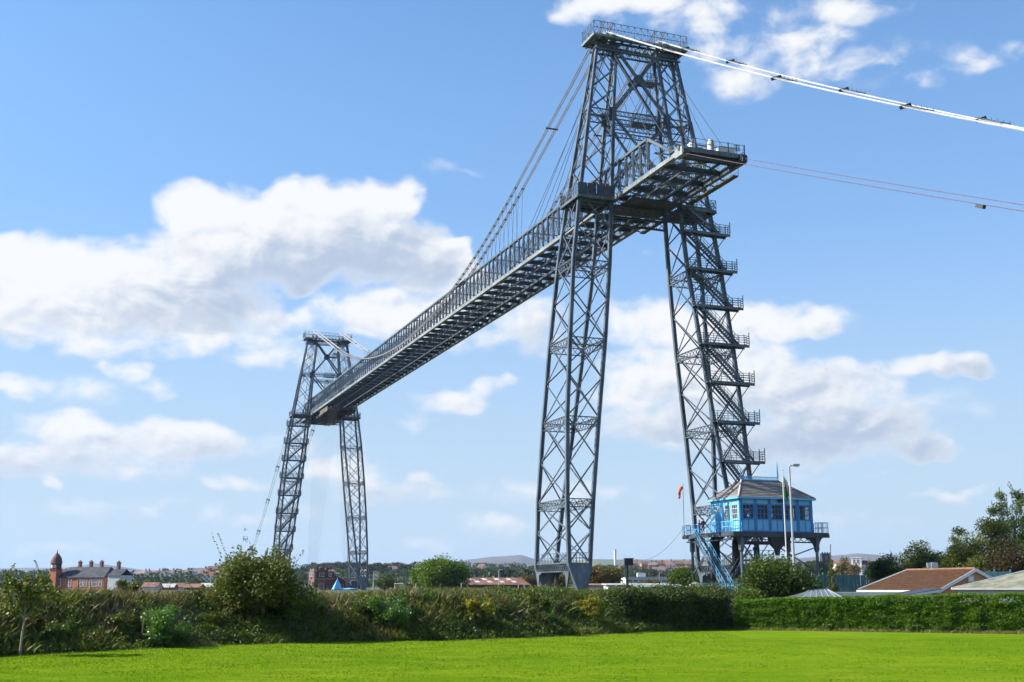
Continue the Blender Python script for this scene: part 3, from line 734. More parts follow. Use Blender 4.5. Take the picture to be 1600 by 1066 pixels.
# loose kit on the end platform
def kit(name, label, cat, u, v, build):
    m = MB(); build(m); o = m.build(name, M['white'] if name != 'antenna' else M['steel_dark'], None); o.location = B(u, v, ZB + .78); o.rotation_euler = (0, 0, BROT); tag(o, label, cat)
def drum(h, r): 
    def f(m): m.tube([(0, 0, 0), (0, 0, h * .6), (0, 0, h * .62), (0, 0, h * .8), (0, 0, h * .82), (0, 0, h)], [r, r, r * 1.15, r * 1.15, r * .7, r * .7], 12)
    return f
kit('winch_drum', 'short white drum on the open girder end, nearest the tower', 'drum', 17.2, -1.9, drum(1.0, .42))
kit('winch_drum', 'tall white stepped drum in the middle of the open girder end', 'drum', 17.2, .55, drum(1.7, .38))
kit('cabinet', 'long low white cabinet on the outer part of the girder end', 'cabinet', 17.2, 2.5, lambda m: (m.box((-.5, -.95, .12), (.5, .95, .85)), m.box((-.55, -1.0, .85), (.55, 1.0, .92)), m.box((-.45, -.85, 0), (.45, -.65, .12)), m.box((-.45, .65, 0), (.45, .85, .12))))
kit('antenna', 'small dark antenna cluster at the right corner of the girder end', 'antenna', 17.6, 3.7, lambda m: [m.beam((0, 0, 0), (0, 0, 1.4), .06, .06)] + [m.beam((0, -.35, zz), (0, .35, zz), .05, .05) for zz in (.7, 1.0, 1.3)] + [m.beam((0, vv, .6), (0, vv, 1.45), .05, .05) for vv in (-.35, -.1, .2, .35)])

# ------------------------------------------------------------------ cables
def zc_main(u):
    d = abs(u + SPAN / 2); k = .002693; 
    return 51.41 + k * d * d if d <= 65.6 else 63.0 + .353 * (d - 65.6)
us = np.concatenate([np.linspace(0, -32.7, 4), np.linspace(-34, -162.6, 44), np.linspace(-163.9, -SPAN, 4)])
clamp_me = MB().box((-.1, -.28, -.09), (.1, .28, .13)).box((-.05, -.05, -.34), (.05, .05, -.09)).mesh('clamp', M['steel_pale'])
for s, side in ((-1, 'left'), (1, 'right')):
    for o, which in ((-.6, 'outer' if s < 0 else 'inner'), (.6, 'inner' if s < 0 else 'outer')):
        root = empty('suspension_cable', B(0, s * W + o, 72), BROT)
        tag(root, f'{which} white suspension cable on the {side} hand side of the girder between the towers', 'cable', 'main suspension cables')
        for oo in (-.14, .14):
            m = MB(); m.tube([(u, oo, zc_main(u) - 72 + .45 * max(0, 1 - abs(u) / 2.0)) for u in us], .085, 6); m.build('strand', M['cable_span'], root)
        for sg in (0, 1):
            for i in range(16):
                u = -32.7 - i * PAN
                if sg: u = -SPAN - u
                z = zc_main(u) - 72
                c = bpy.data.objects.new('cable_clamp', clamp_me); c.location = (u, 0, z); link(c, root)
                if z - .4 > ZT - 72 + .3: bar('hanger', (u, 0, z - .3), (u, -o * .5, ZT - 72), .035, .035, M['wire'], root)
# spreader frames on the span cables
def spreader(parent, p, q, w):
    m = MB()
    for o in (-w / 2, w / 2):
        off = Vector((0, o, .16)); m.beam(Vector(p) + off, Vector(q) + off, .05, .07)
    for t in np.linspace(0, 1, 5):
        c = Vector(p).lerp(Vector(q), float(t)); m.beam(c + Vector((0, -w / 2 - .1, .16)), c + Vector((0, w / 2 + .1, .16)), .05, .05)
        m.beam(c + Vector((0, w / 2, .1)), c + Vector((0, w / 2, .42)), .03, .03)
    m.beam(Vector(p) + Vector((0, -w / 2 - .1, -.2)), Vector(p) + Vector((0, w / 2 + .1, .3)), .09, .3)
    return m.build('spreader', M['steel_dark'], parent)
for s in (-1, 1):
    root = [o for o in C.objects if o.name.startswith('suspension_cable')][0 if s < 0 else 2]
    for u in (-19.4, -SPAN + 19.4): 
        z = zc_main(u) - 72; m = MB(); m.beam((u, -.35, z - .05), (u, 1.55, z - .05), .22, .16); m.build('spreader', M['steel_dark'], root)
def z_anchor(u): return 73.55 - .628 * u + .00062 * u * u
for s, side in ((-1, 'left'), (1, 'right')):
    for far in (0, 1):
        root = empty('anchor_cable', B(0 if not far else -SPAN, s * W, 72), BROT + (math.pi if far else 0))
        tag(root, f'bright white anchor cable running down from the {side} saddle of the {"far" if far else "near"} tower', 'cable', 'white anchor cables')
        ul = np.linspace(0, 128, 34)
        sv = 1
        for oo in ((-.30, -.11, .11, .30) if not far else (-.3, .3)):
            m = MB(); m.tube([(u, oo, z_anchor(u) - 72) for u in ul], .075 if not far else .06, 6); m.build('strand', M['cable'] if not far else M['cable_span'], root)
        for u in ((15.2, 37.1, 54.9, 72, 90) if s < 0 else (6.5, 16.9, 37.4, 55.0, 74)):
            spreader(root, (u, 0, z_anchor(u) - 72), (u + 2.6, 0, z_anchor(u + 2.6) - 72), .95)
# stays fanning from the tower heads
for u0, sg, nm in ((0, -1, 'near'), (0, 1, 'near'), (-SPAN, 1, 'far'), (-SPAN, -1, 'far')):
    for s, side in ((-1, 'left'), (1, 'right')):
        root = empty('stay_cables', B(u0, s * W, 71.5), BROT)
        tag(root, f'thin dark stays from the {nm} tower head to the {side} truss {"over the river" if (sg < 0) == (u0 == 0) else "overhang"}', 'stay cables', 'stays from the tower heads')
        for j, uu in enumerate((-29.2, -26.9, -24.1, -20.7, -17.5, -14) if (sg < 0) == (u0 == 0) else (9.0, 13.5, 16.5)):
            du = uu if u0 == 0 else -uu
            bar('stay', (0, s * .5 * (j % 2), 0), (du, 0, (ZT if abs(uu) > 17 or uu < 0 else ZB + .6) - 71.5), .055, .055, M['wire'], root)
# red restraint cables from the girder end
for s, side in ((-1, 'left'), (1, 'right')):
    root = empty('restraint_cable', B(18.6, s * W, ZB), BROT); tag(root, f'thin dull red restraint cable running down from the {side} corner of the open girder end', 'cable', 'red restraint cables')
    ul = np.linspace(0, 112, 20); m = MB(); m.tube([(u, 0, (-.463 * u + .0002 * u * u) - (.2 if s < 0 else -.2)) for u in ul], .034, 6); m.build('strand', M['red_cable'], root)
    if s < 0:
        t = MB(); u = 43.5; z = -.463 * u + .0002 * u * u - .2; t.beam((u - .35, 0, z), (u + .35, 0, z - .32), .3, .3); t.build('clamp', M['steel_dark'], root)
    t = MB(); t.box((-.3, -.3, -.35), (.55, .3, .2)); t.build('anchor_block', M['steel_dark'], root)

# ------------------------------------------------------------------ traveller and gondola at the far bank
tr = empty('traveller_frame', B(-SPAN + 7, 0, ZB - 1.0), BROT); tag(tr, 'long dark wheeled traveller frame hung under the far end of the girder', 'traveller')
for s in (-1, 1):
    bar('side_beam', (17, s * 3.0, -.3), (-17, s * 3.0, -.3), .35, .7, M['steel_dark'], tr)
    for a, b in ((15, 5), (-6, -14)):
        sb = MB(); sb.box((b, s * 3.75 - .06, -.9), (a, s * 3.75 + .06, .3)); sb.build('side_board', M['wood'], tr)
for i in range(9): bar('cross_beam', (16 - i * 4, -3.6, -.35), (16 - i * 4, 3.6, -.35), .35, .4, M['steel_dark'], tr)
fm = MB(); fm.box((-12, -2.8, -.12), (16, 2.8, -.02)); fm.build('floor', M['steel_dark'], tr)
wh = MB()
for i in range(15):
    for s in (-1, 1): c = Vector((16 - i * 2.28, s * 2.3, .12)); wh.tube([c + Vector((0, -.12, 0)), c + Vector((0, .12, 0))], .22, 8)
wh.build('wheels', M['steel_dark'], tr)
go = empty('gondola', B(-SPAN + 14.5, 0, .2), BROT); tag(go, 'transporter gondola with blue pointed roof hanging by wires beside the brick building', 'gondola')
dk = MB(); dk.box((-5, -5.8, .0), (5, 5.8, .5)); dk.build('deck', M['blue'], go)
for s in (-1, 1):
    cb = MB(); cb.box((-4.6, s * 5.0 - .9, .5), (4.6, s * 5.0 + .9, .62))
    for u in np.linspace(-4.5, 4.5, 6):
        for v in (-.85, .85): cb.beam((u, s * 5 + v, .6), (u, s * 5 + v, 2.2), .1, .1)
    cb.box((-4.7, s * 5 - 1, 2.2), (4.7, s * 5 + 1, 2.34)); cb.build('cabin', M['blue'], go)
    rf = MB(); b = [(-4.8, s * 5 - 1.1, 3.05), (4.8, s * 5 - 1.1, 3.05), (4.8, s * 5 + 1.1, 2.35), (-4.8, s * 5 + 1.1, 2.35)]
    b = [(x_, y_, 2.35) for x_, y_, _ in b]
    for i in range(4): rf.poly([b[i], b[(i + 1) % 4], (0, s * 5, 2.6)])
    rf.build('roof', M['blue'], go)
tw = MB(); b = [(7.6, -1.2, 2.2), (10.2, -1.2, 2.2), (10.2, 1.2, 2.2), (7.6, 1.2, 2.2)]
for i in range(4): tw.poly([b[i], b[(i + 1) % 4], (8.9, 0, 4.9)])
tw.tube([(8.9, 0, 4.8), (8.9, 0, 5.3)], .05, 5)
for q in b: tw.beam(q, (q[0], q[1], .3), .12, .12)
tw.box((7.4, -1.4, .2), (10.4, 1.4, .5)); tw.build('pilot_turret', M['blue'], go)
for i in range(15):
    for s in (-1, 1):
        ut = -24 + i * 2.25; ug = max(-5, min(5, -5 + i * .72)); bar('suspension_wire', (ug, s * 5.2, 3.0), (ut + 9.5, s * 2.9, ZB - 1.3 - .2), .02, .02, M['cable_span'], go)
bar('suspension_wire', (6.5, 3.0, 3.0), (6.5, 2.9, ZB - 1.3 - .2), .09, .09, M['steel_dark'], go)

# ------------------------------------------------------------------ winding house
HU0, HU1, HV0, HV1, HF, HE = 6.3, 12.5, 5.3, 14.85, 9.05, 12.9
hs = empty('winding_house', B(0, 0, GZ), BROT); tag(hs, 'sky blue winding house with slate hipped roof raised on dark iron columns', 'winding house')
Zh = lambda z: z - GZ
pf = MB(); pf.box((1.2, 4.2, Zh(HF - .28)), (HU0 + .2, HV0 + .3, Zh(HF)))
pf.box((HU0 - .3, 4.2, Zh(HF - .28)), (HU1 + .35, 16.7, Zh(HF)))
pf.beam((HU1 + .35, 4.2, Zh(HF - .35)), (HU1 + .35, 16.75, Zh(HF - .35)), .12, .42); pf.beam((1.2, 4.2, Zh(HF - .3)), (HU1 + .35, 4.2, Zh(HF - .3)), .12, .32)
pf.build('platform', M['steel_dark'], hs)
cl = MB(); cl.box((HU0 + .16, HV0 + .16, Zh(HE - .12)), (HU1 - .16, HV1 - .16, Zh(HE - .06))); cl.build('shade_ceiling', M['black'], hs)  # black slab added to put the room's shade into colour
def panel_wall(a, b, nrm, wins, name, light, frame, door=None):
    """timber wall from a to b (u, v): dado panels, window openings, frieze; wins are (t0, t1) along the wall"""
    a, b = Vector((*a, 0)), Vector((*b, 0)); d = (b - a); L = d.length; d /= L; n = Vector((*nrm, 0))
    def pt(t, z, o=0): p = a + d * t + n * o; return Vector((p.x, p.y, Zh(z)))
    def slab(mb, t0, t1, z0, z1, o0, o1): mb.prism([pt(t0, z0, o0), pt(t1, z0, o0), pt(t1, z1, o0), pt(t0, z1, o0)], n * (o1 - o0))
    m = MB(); zs0, zs1 = HF + 1.38, HF + 3.05
    slab(m, 0, L, HF, zs0, -.12, 0); slab(m, 0, L, zs1, HE, -.12, 0)
    ts = [0] + [t for w in wins for t in w] + [L]
    for i in range(0, len(ts), 2): slab(m, ts[i], ts[i + 1], zs0, zs1, -.12, 0)
    wl = m.build(name, light, hs)
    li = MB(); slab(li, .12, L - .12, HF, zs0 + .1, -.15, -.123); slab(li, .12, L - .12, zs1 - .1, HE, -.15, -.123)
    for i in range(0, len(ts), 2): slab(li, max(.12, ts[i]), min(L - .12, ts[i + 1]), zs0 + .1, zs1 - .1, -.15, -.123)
    li.build('shade_lining', M['black'], wl)  # black sheets paint in the shade of the room behind the windows
    f = MB()
    edges = sorted({0.08, L - .08} | {round(t, 3) for w in wins for t in (w[0] - .1, w[1] + .1)})
    for z in (HF + .08, zs0, zs1, HE - .1): slab(f, 0, L, z - .07, z + .07, .003, .06)
    for t in edges: slab(f, t - .07, t + .07, HF, HE, .005, .07)
    for w in wins: slab(f, (w[0] + w[1]) / 2 - .04, (w[0] + w[1]) / 2 + .04, HF, zs0, .004, .05)
    f.build('timber_framing', frame, wl)
    for w in wins:
        wf = MB(); t0, t1 = w
        for t in (t0, t1 - .08): slab(wf, t, t + .08, zs0, zs1, -.08, .03)
        for z in (zs0, zs1 - .08): slab(wf, t0 + .08, t1 - .08, z, z + .08, -.08, .03)
        for k in (1, 2): t = t0 + (t1 - t0) * k / 3; slab(wf, t - .02, t + .02, zs0 + .08, zs1 - .08, -.06, .01)
        for z in (zs0 + .62, zs0 + 1.2): slab(wf, t0 + .08, t1 - .08, z - .02, z + .02, -.055, .012)
        wi = wf.build('window', frame if light is M['blue'] else M['white'], hs)
        gm = MB(); slab(gm, t0 + .08, t1 - .08, zs0 + .08, zs1 - .08, -.045, -.035); gm.build('pane', M['clear'], wi)
    return wl
wl = HV1 - HV0
panel_wall((HU1, HV0), (HU1, HV1), (1, 0), [(.35 + i * 1.86, .35 + i * 1.86 + 1.45) for i in range(5)], 'front_wall', M['blue'], M['blue_dark'])
panel_wall((HU0, HV0), (HU1, HV0), (0, -1), [(.55, 1.55), (3.0, 4.2), (4.55, 5.85)], 'side_wall', M['blue_pale'], M['blue'])  # sunlight on this side is put into its paler blues
panel_wall((HU0, HV1), (HU0, HV0), (-1, 0), [(1.2, 2.0), (4.2, 5.2), (7.0, 7.9)], 'back_wall', M['blue'], M['blue_dark'])
panel_wall((HU1, HV1), (HU0, HV1), (0, 1), [(.5, 1.5), (3.4, 4.6)], 'end_wall', M['blue'], M['blue_dark'])
dm = MB(); dm.box((HU0 + 2.0, HV0 - .75, Zh(HF)), (HU0 + 2.08, HV0 - .02, Zh(HF + 2.2))); dm.box((HU0 + 2.1, HV0 - .03, Zh(HF)), (HU0 + 2.9, HV0 - .005, Zh(HF + 2.2))); dm.build('door', M['blue'], hs)
# machinery seen through the windows
mc = MB()
for v in (7.2, 9.4, 11.6):
    ring = [(9.4 + .0, v + .9 * math.cos(t), Zh(HF + 1.6) + .9 * math.sin(t)) for t in np.linspace(0, 2 * math.pi, 17)]
    mc.tube(ring, .13, 6, cap=False)
    for k in range(4): t = k * math.pi / 4; mc.beam((9.4, v - .85 * math.cos(t), Zh(HF + 1.6) - .85 * math.sin(t)), (9.4, v + .85 * math.cos(t), Zh(HF + 1.6) + .85 * math.sin(t)), .08, .08)
mc.tube([(9.4, 6, Zh(HF + 1.6)), (9.4, 13.5, Zh(HF + 1.6))], .25, 8); mc.box((8.6, 12.2, Zh(HF)), (10.4, 13.9, Zh(HF + 1.7))); mc.build('winding_gear', M['black'], hs)
# roof
e = .32; ez = Zh(HE); rz = Zh(15.1); a0, a1, b0, b1 = HU0 - e, HU1 + e, HV0 - e, HV1 + e; rc = (HU0 + HU1) / 2; r0, r1 = 7.55, 12.5
M['slate_house'] = bpy.data.materials.new('slate_roof'); M['slate_house'].use_nodes = True
def slate_nodes(m, c1, c2):
    T = NT(m.node_tree); b = T.n['Principled BSDF']; gp = T.node('ShaderNodeNewGeometry').outputs['Position']
    n = T.noise(gp, .7, 5); wv = T.node('ShaderNodeTexWave'); wv.wave_type = 'BANDS'; wv.bands_direction = 'Z'; wv.inputs['Scale'].default_value = .9; wv.inputs['Distortion'].default_value = .3; T.put(wv.inputs['Vector'], gp)
    vr = T.node('ShaderNodeTexVoronoi'); vr.inputs['Scale'].default_value = 2.4; T.put(vr.inputs['Vector'], gp)
    c = T.mix(T.ramp(n, .35, .65), c1, c2); c = T.mix(.22, c, vr.outputs['Color'], 'MULTIPLY')
    c = T.mix(T.ramp(wv.outputs['Fac'], .0, .25, .35, 0), c, (.03, .03, .03)); T.put(b.inputs['Base Color'], c); b.inputs['Roughness'].default_value = .65
slate_nodes(M['slate_house'], (.16, .148, .138), (.25, .235, .215))
rm = MB(); c1, c2, c3, c4, k0, k1 = (a0, b0, ez), (a1, b0, ez), (a1, b1, ez), (a0, b1, ez), (rc, r0, rz), (rc, r1, rz)
rm.poly([c2, c3, k1, k0]); rm.poly([c4, c1, k0, k1]); rm.poly([c1, c2, k0]); rm.poly([c3, c4, k1]); rm.poly([c4, c3, c2, c1])
rf = rm.build('roof', M['slate_house'], hs)
# courses of slates standing proud on the two slopes in view
def courses(parent, p00, p01, p10, p11, n, name, m, wd=.06, segs=1):
    """slate courses between the eave p00-p01 and the ridge p10-p11"""
    for i in range(n):
        t = i / n; a = Vector(p00).lerp(Vector(p10), t); b = Vector(p01).lerp(Vector(p11), t)
        nrm = (Vector(p01) - Vector(p00)).cross(Vector(p10) - Vector(p00)).normalized()
        bar(name, a + nrm * .015, b + nrm * .015, wd, .03, m, parent, up=nrm.cross(b - a))
courses(rf, c2, c3, k0, k1, 11, 'slate_course', M['slate_house']); courses(rf, c1, c2, k0, k0, 11, 'slate_course', M['slate_house'])
hm = MB(); hm.beam(Vector(c2) + Vector((0, 0, .05)), Vector(k0) + Vector((0, 0, .05)), .14, .08); hm.build('hip_flashing', M['white'], rf)
hm = MB()
for (p, q) in ((c3, k1), (c1, k0)): hm.beam(Vector(p) + Vector((0, 0, .04)), Vector(q) + Vector((0, 0, .04)), .1, .07)
hm.build('hip_flashing', M['slate'], rf)
gm = MB()
for p, q in ((c1, c2), (c2, c3), (c3, c4), (c4, c1)): gm.beam(Vector(p) + Vector((0, 0, -.1)), Vector(q) + Vector((0, 0, -.1)), .14, .2)
gm.build('gutter', M['blue'], rf)
cm = MB()
for i in range(22):
    v = r0 + (r1 - r0) * i / 21; cm.beam((rc, v, rz), (rc, v, rz + .5), .05, .05)
    if i < 21: cm.beam((rc, v, rz + .45), (rc, v + (r1 - r0) / 21, rz + .12), .035, .035)
cm.beam((rc, r0, rz + .42), (rc, r1, rz + .42), .05, .05); cm.beam((rc, r0, rz + .06), (rc, r1, rz + .06), .1, .12)
cm.build('ridge_cresting', M['blue'], rf)
for v, h in ((r0, 1.0), (r1, 2.3)):
    fm = MB(); fm.tube([(rc, v, rz), (rc, v, rz + .3), (rc, v, rz + .5), (rc, v, rz + h)], [.12, .05, .09, .02], 8); fm.build('finial', M['blue_dark'], rf)
lp = MB(); lp.box((HU1 + .05, 10.3, Zh(HE - .55)), (HU1 + .45, 10.75, Zh(HE - .15))); lp.build('floodlight', M['black'], hs)
# columns, brackets and arched girders
for (u, v) in ((HU1 - .2, 5.45), (HU1 - .2, 15.35), (2.6, 4.7), (6.6, 15.35)):
    cm = MB(); cm.box((u - .24, v - .24, 0), (u + .24, v + .24, .4)); cm.tube([(u, v, .4), (u, v, Zh(HF - 2.0))], .17, 10)
    cm.box((u - .22, v - .22, Zh(HF - 2.0)), (u + .22, v + .22, Zh(HF - .3))); cm.build('iron_column', M['steel'], hs)
for (u, v, dv) in ((HU1 - .2, 5.45, 1), (HU1 - .2, 15.35, -1), (HU1 - .2, 5.45, -1), (HU1 - .2, 15.35, 1), (6.6, 15.35, -1)):
    ln = 1.9 if dv * (1 if v < 10 else -1) > 0 else .95
    pts = [(u - .1, v, Zh(HF - .3)), (u - .1, v + dv * ln, Zh(HF - .3))] + [(u - .1, v + dv * (ln - (ln - .2) * math.sin(t)), Zh(HF - .55 - 1.65 * (1 - math.cos(t)))) for t in np.linspace(.1, math.pi / 2, 7)] + [(u - .1, v, Zh(HF - 2.2))]
    bm = MB(); bm.prism(pts, (.2, 0, 0)); bm.build('bracket', M['steel_dark'], hs)
gm = MB(); lattice(gm, (HU1 - .2, 5.5, Zh(HF - .75)), (HU1 - .2, 15.3, Zh(HF - .75)), .7, 12, .14, .22); gm.box((HU1 - .35, 5.4, Zh(HF - .62)), (HU1 - .05, 15.4, Zh(HF - .3))); gm.build('front_girder', M['steel_dark'], hs)
gm = MB(); lattice(gm, (1.6, 4.6, Zh(HF - .6)), (HU1 - .2, 4.6, Zh(HF - .6)), .5, 12, .12, .2); gm.build('side_girder', M['steel_dark'], hs)
pm = MB(); pm.prism([(HU1 - .5, 9.0, Zh(HF - .4)), (HU1 - .5, 11.3, Zh(HF - .4)), (HU1 - .5, 11.0, Zh(HF - 1.4)), (HU1 - .5, 10.4, Zh(HF - 1.9)), (HU1 - .5, 10.25, Zh(HF - 2.6)), (HU1 - .5, 10.0, Zh(HF - 2.6)), (HU1 - .5, 9.85, Zh(HF - 1.9)), (HU1 - .5, 9.3, Zh(HF - 1.4))], (.5, 0, 0)); pm.build('sheave_housing', M['black'], hs)
for u, v in ((6.6, 4.7), (8.4, 6.6)):
    pts = [(u, v, 1.6), (u, v + 1.15, 1.6), (u, v + 1.15, Zh(HF - 1.0)), (u, v + 1.9, Zh(HF - .35)), (u, v + .35, Zh(HF - .35)), (u, v + .08, Zh(HF - .7)), (u, v, Zh(HF - 1.3))]
    bm = MB(); bm.prism(pts, (.4, 0, 0)); bm.build('cable_trunk', M['black'], hs)
for (p, q) in (((HU1 - .2, 10.2, 3.6), (HU1 - .2, 15.3, Zh(HF - 1.6))), ((HU1 - .2, 15.3, 2.4), (HU1 - .2, 10.2, 5.2)), ((6.6, 5.6, 1.0), (6.6, 10.2, 5.0)), ((6.6, 10.2, 1.0), (6.6, 5.6, 5.2)), ((2.6, 4.7, 2.2), (5.5, 4.7, 4.2)), ((2.6, 4.7, 4.6), (6.0, 4.7, 2.0))):
    bar('tie_brace', p, q, .14, .12, M['steel'], hs)
# balcony railings
def mesh_rail(pts, name):
    rl = MB(); railing(rl, pts, 1.15, bars=2, post_every=.9, t=.06)
    pts2 = [Vector(p) for p in pts]
    for a, b in zip(pts2, pts2[1:]):
        n = max(1, int((b - a).length / .22))
        for i in range(n): c = a.lerp(b, i / n); rl.beam(c, c + Vector((0, 0, 1.1)), .02, .02)
    return rl.build(name, M['blue'], hs)
zf = Zh(HF)
mesh_rail([(6.9, 4.25, zf), (HU1 + .3, 4.25, zf)], 'balcony_railing'); mesh_rail([(HU1 + .3, 4.25, zf), (HU1 + .3, HV0, zf)], 'balcony_railing')
mesh_rail([(1.25, HV0, zf), (1.25, 4.25, zf), (5.0, 4.25, zf)], 'balcony_railing'); mesh_rail([(HU1 + .3, HV1 + .1, zf), (HU1 + .3, 16.65, zf), (HU0, 16.65, zf)], 'balcony_railing')
# blue stair down from the balcony
sa, sb_ = Vector((5.4, 3.72, zf)), Vector((12.3, 3.72, .25)); sm_ = MB()
for o in (-.5, .5): sm_.beam(sa + Vector((0, o, -.1)), sb_ + Vector((0, o, -.1)), .08, .32)
for k in range(1, 24): c = sa.lerp(sb_, k / 24); sm_.box((c.x - .15, c.y - .46, c.z - .03), (c.x + .15, c.y + .46, c.z + .02))
sf = sm_.build('stair_flight', M['rail'], hs); hr = MB()
for o in (-.52, .52):
    for hh in (.5, 1.0): hr.beam(sa + Vector((0, o, hh)), sb_ + Vector((0, o, hh)), .035, .035)
    for k in range(13): c = sa.lerp(sb_, k / 12) + Vector((0, o, 0)); hr.beam(c, c + Vector((0, 0, 1.0)), .032, .032)
    for k in range(12): c = sa.lerp(sb_, k / 12) + Vector((0, o, 0)); d = sa.lerp(sb_, (k + 1) / 12) + Vector((0, o, 1.0)); hr.beam(c, d, .022, .022)
hr.build('handrail', M['blue'], sf)
# low blue railing on the ground in front of the stair
gf = empty('blue_railing', B(13.6, 3.0, GZ), BROT); tag(gf, 'low sky blue picket railing on the ground at the foot of the blue stair', 'railing')
rb = MB(); railing(rb, [(0, -4.2, 0), (0, 2.6, 0), (-3, 2.6, 0)], 1.15, bars=2, post_every=1.5, t=.08); rb.build('rail_frame', M['blue_pale'], gf)
for i in range(28): bar('picket', (0, -4.1 + i * .24, .05), (0, -4.1 + i * .24, 1.1), .05, .05, M['blue_pale'], gf)

# ------------------------------------------------------------------ people
def person(name, loc, rz, label, jacket, trousers, hair=(.03, .02, .015), h=1.75):
    """one skinned figure, standing with bent arms"""
    k = h / 1.75
    J = [(0, 0, .95), (0, .01, 1.15), (0, .0, 1.38), (0, 0, 1.50), (0, .02, 1.62), (0, .03, 1.72),
         (-.1, 0, .88), (-.11, .01, .48), (-.12, -.02, .08), (-.12, .14, .03), (.1, 0, .88), (.12, .05, .48), (.13, .02, .08), (.14, .18, .03),
         (-.19, 0, 1.40), (-.25, -.03, 1.12), (-.2, .2, .98), (-.17, .28, .97), (.19, 0, 1.40), (.26, -.02, 1.12), (.2, .2, 1.0), (.17, .28, 1.0)]
    Ed = [(0, 1), (1, 2), (2, 3), (3, 4), (4, 5), (0, 6), (6, 7), (7, 8), (8, 9), (0, 10), (10, 11), (11, 12), (12, 13), (2, 14), (14, 15), (15, 16), (16, 17), (2, 18), (18, 19), (19, 20), (20, 21)]
    Rr = [.14, .13, .15, .065, .09, .075, .095, .065, .045, .04, .095, .065, .045, .04, .07, .05, .038, .035, .07, .05, .038, .035]
    me = bpy.data.meshes.new(name); me.from_pydata([tuple(c * k for c in j) for j in J], Ed, []); o = bpy.data.objects.new(name, me); C.objects.link(o)
    md = o.modifiers.new('s', 'SKIN'); 
    for i, r in enumerate(Rr): me.skin_vertices[0].data[i].radius = (r * k, r * k * (.8 if i < 3 else 1))
    me.skin_vertices[0].data[0].use_root = True
    o.modifiers.new('d', 'SUBSURF').levels = 1; o.modifiers['d'].render_levels = 1
    dg = bpy.context.evaluated_depsgraph_get(); nm = bpy.data.meshes.new_from_object(o.evaluated_get(dg)); o.modifiers.clear(); o.data = nm
    nm.name = name; nm.materials.clear()
    for m in (jacket, trousers, M['skin'], M['black']): nm.materials.append(m)
    for p in nm.polygons:
        c = p.center / k; p.use_smooth = True
        p.material_index = 2 if c.z > 1.49 or (c.y > .24 and c.z > .8) else (3 if c.z < .1 else (1 if c.z < .93 and abs(c.x) < .2 and c.y < .16 else 0))
    o.location = loc; o.rotation_euler = (0, 0, rz); tag(o, label, 'person')
    hm = MB(); hm.tube([(0, -.02 * k, 1.62 * k), (0, -.015 * k, 1.7 * k), (0, 0, 1.77 * k), (0, .01, 1.80 * k)], [.095 * k, .105 * k, .085 * k, .03 * k], 10); hm.build('hair', mat('hair', hair, .7), o)
    return o
M['skin'] = mat('skin', (.45, .28, .2), .6)
M['jeans'] = mat('jeans', (.03, .06, .14), .8); M['navy'] = mat('navy_jacket', (.018, .022, .04), .8); M['pink'] = mat('pink_top', (.42, .08, .15), .8); M['workblue'] = mat('work_blue', (.03, .09, .36), .8)
person('person', B(4.0, 4.95, HF), BROT + R(100), 'person in pink top and jeans standing on the winding house balcony', M['pink'], M['jeans'], (.12, .07, .04), 1.62)
person('person', B(5.2, 4.75, HF), BROT + R(200), 'person in dark navy jacket at the balcony rail beside the blue door', M['navy'], M['jeans'], (.02, .015, .012), 1.78)
person('person', B(8.6, 9.5, 6.05), BROT + R(20), 'person in bright blue work clothes on the stage under the winding house', M['workblue'], M['workblue'], (.03, .02, .01), 1.75)
stg = MB(); stg.box((7.6, 7.6, Zh(5.9)), (9.6, 11.4, Zh(6.05))); railing(stg, [(9.6, 7.6, Zh(6.05)), (9.6, 11.4, Zh(6.05))], 1.05, bars=2, post_every=.7, t=.05)
for u in (7.7, 9.5):
    for v in (7.7, 11.3): stg.beam((u, v, 0), (u, v, Zh(5.9)), .12, .12)
stg.build('stage', M['steel'], hs)
st2 = MB(); pa, pb = Vector((8.6, 7.5, Zh(6.0))), Vector((8.6, 5.2, .4))
for o in (-.5, .5): st2.beam(pa + Vector((o, 0, 0)), pb + Vector((o, 0, 0)), .08, .3); st2.beam(pa + Vector((o, 0, 1)), pb + Vector((o, 0, 1)), .05, .05)
for k in range(1, 14): c = pa.lerp(pb, k / 14); st2.box((c.x - .45, c.y - .13, c.z - .03), (c.x + .45, c.y + .13, c.z + .02))
st2.build('stair_flight', M['steel'], hs)

# ------------------------------------------------------------------ posts, flags, street furniture
def lamp_post(x, ytop, d, zb, label, arm=.9, r=.11, adir=1):
    p = P(x, ytop, d); h = p.z - zb; o = empty('street_lamp', (p.x, d, zb)); tag(o, label, 'street lamp')
    m = MB(); m.tube([(0, 0, 0), (0, 0, 1.2), (0, 0, 1.25), (0, 0, h - .1)], [r * 1.35, r * 1.3, r, r * .62], 10); m.tube([(0, 0, h - .15), (adir * .12, 0, h - .02), (adir * .35, 0, h)], r * .55, 8); m.build('post', M['lamp_grey'], o)
    m = MB(); m.box((min(adir * .3, adir * (.3 + arm)), -.14, h - .07), (max(adir * .3, adir * (.3 + arm)), .14, h + .1)); m.box((min(adir * .4, adir * (.25 + arm)), -.1, h - .12), (max(adir * .4, adir * (.25 + arm)), .1, h - .07)); m.build('lamp_head', M['lamp_grey'], o)
lamp_post(1233, 727, 97, .3, 'tall grey lamp post standing in front of the winding house', .55, .12)
fp = P(1222.5, 735, 99); fo = empty('flagpole', (fp.x, 99, .3)); tag(fo, 'white flagpole in front of the winding house windows', 'flagpole')
m = MB(); m.tube([(0, 0, 0), (0, 0, fp.z - .3)], [.075, .04], 10); m.build('pole', M['white'], fo)
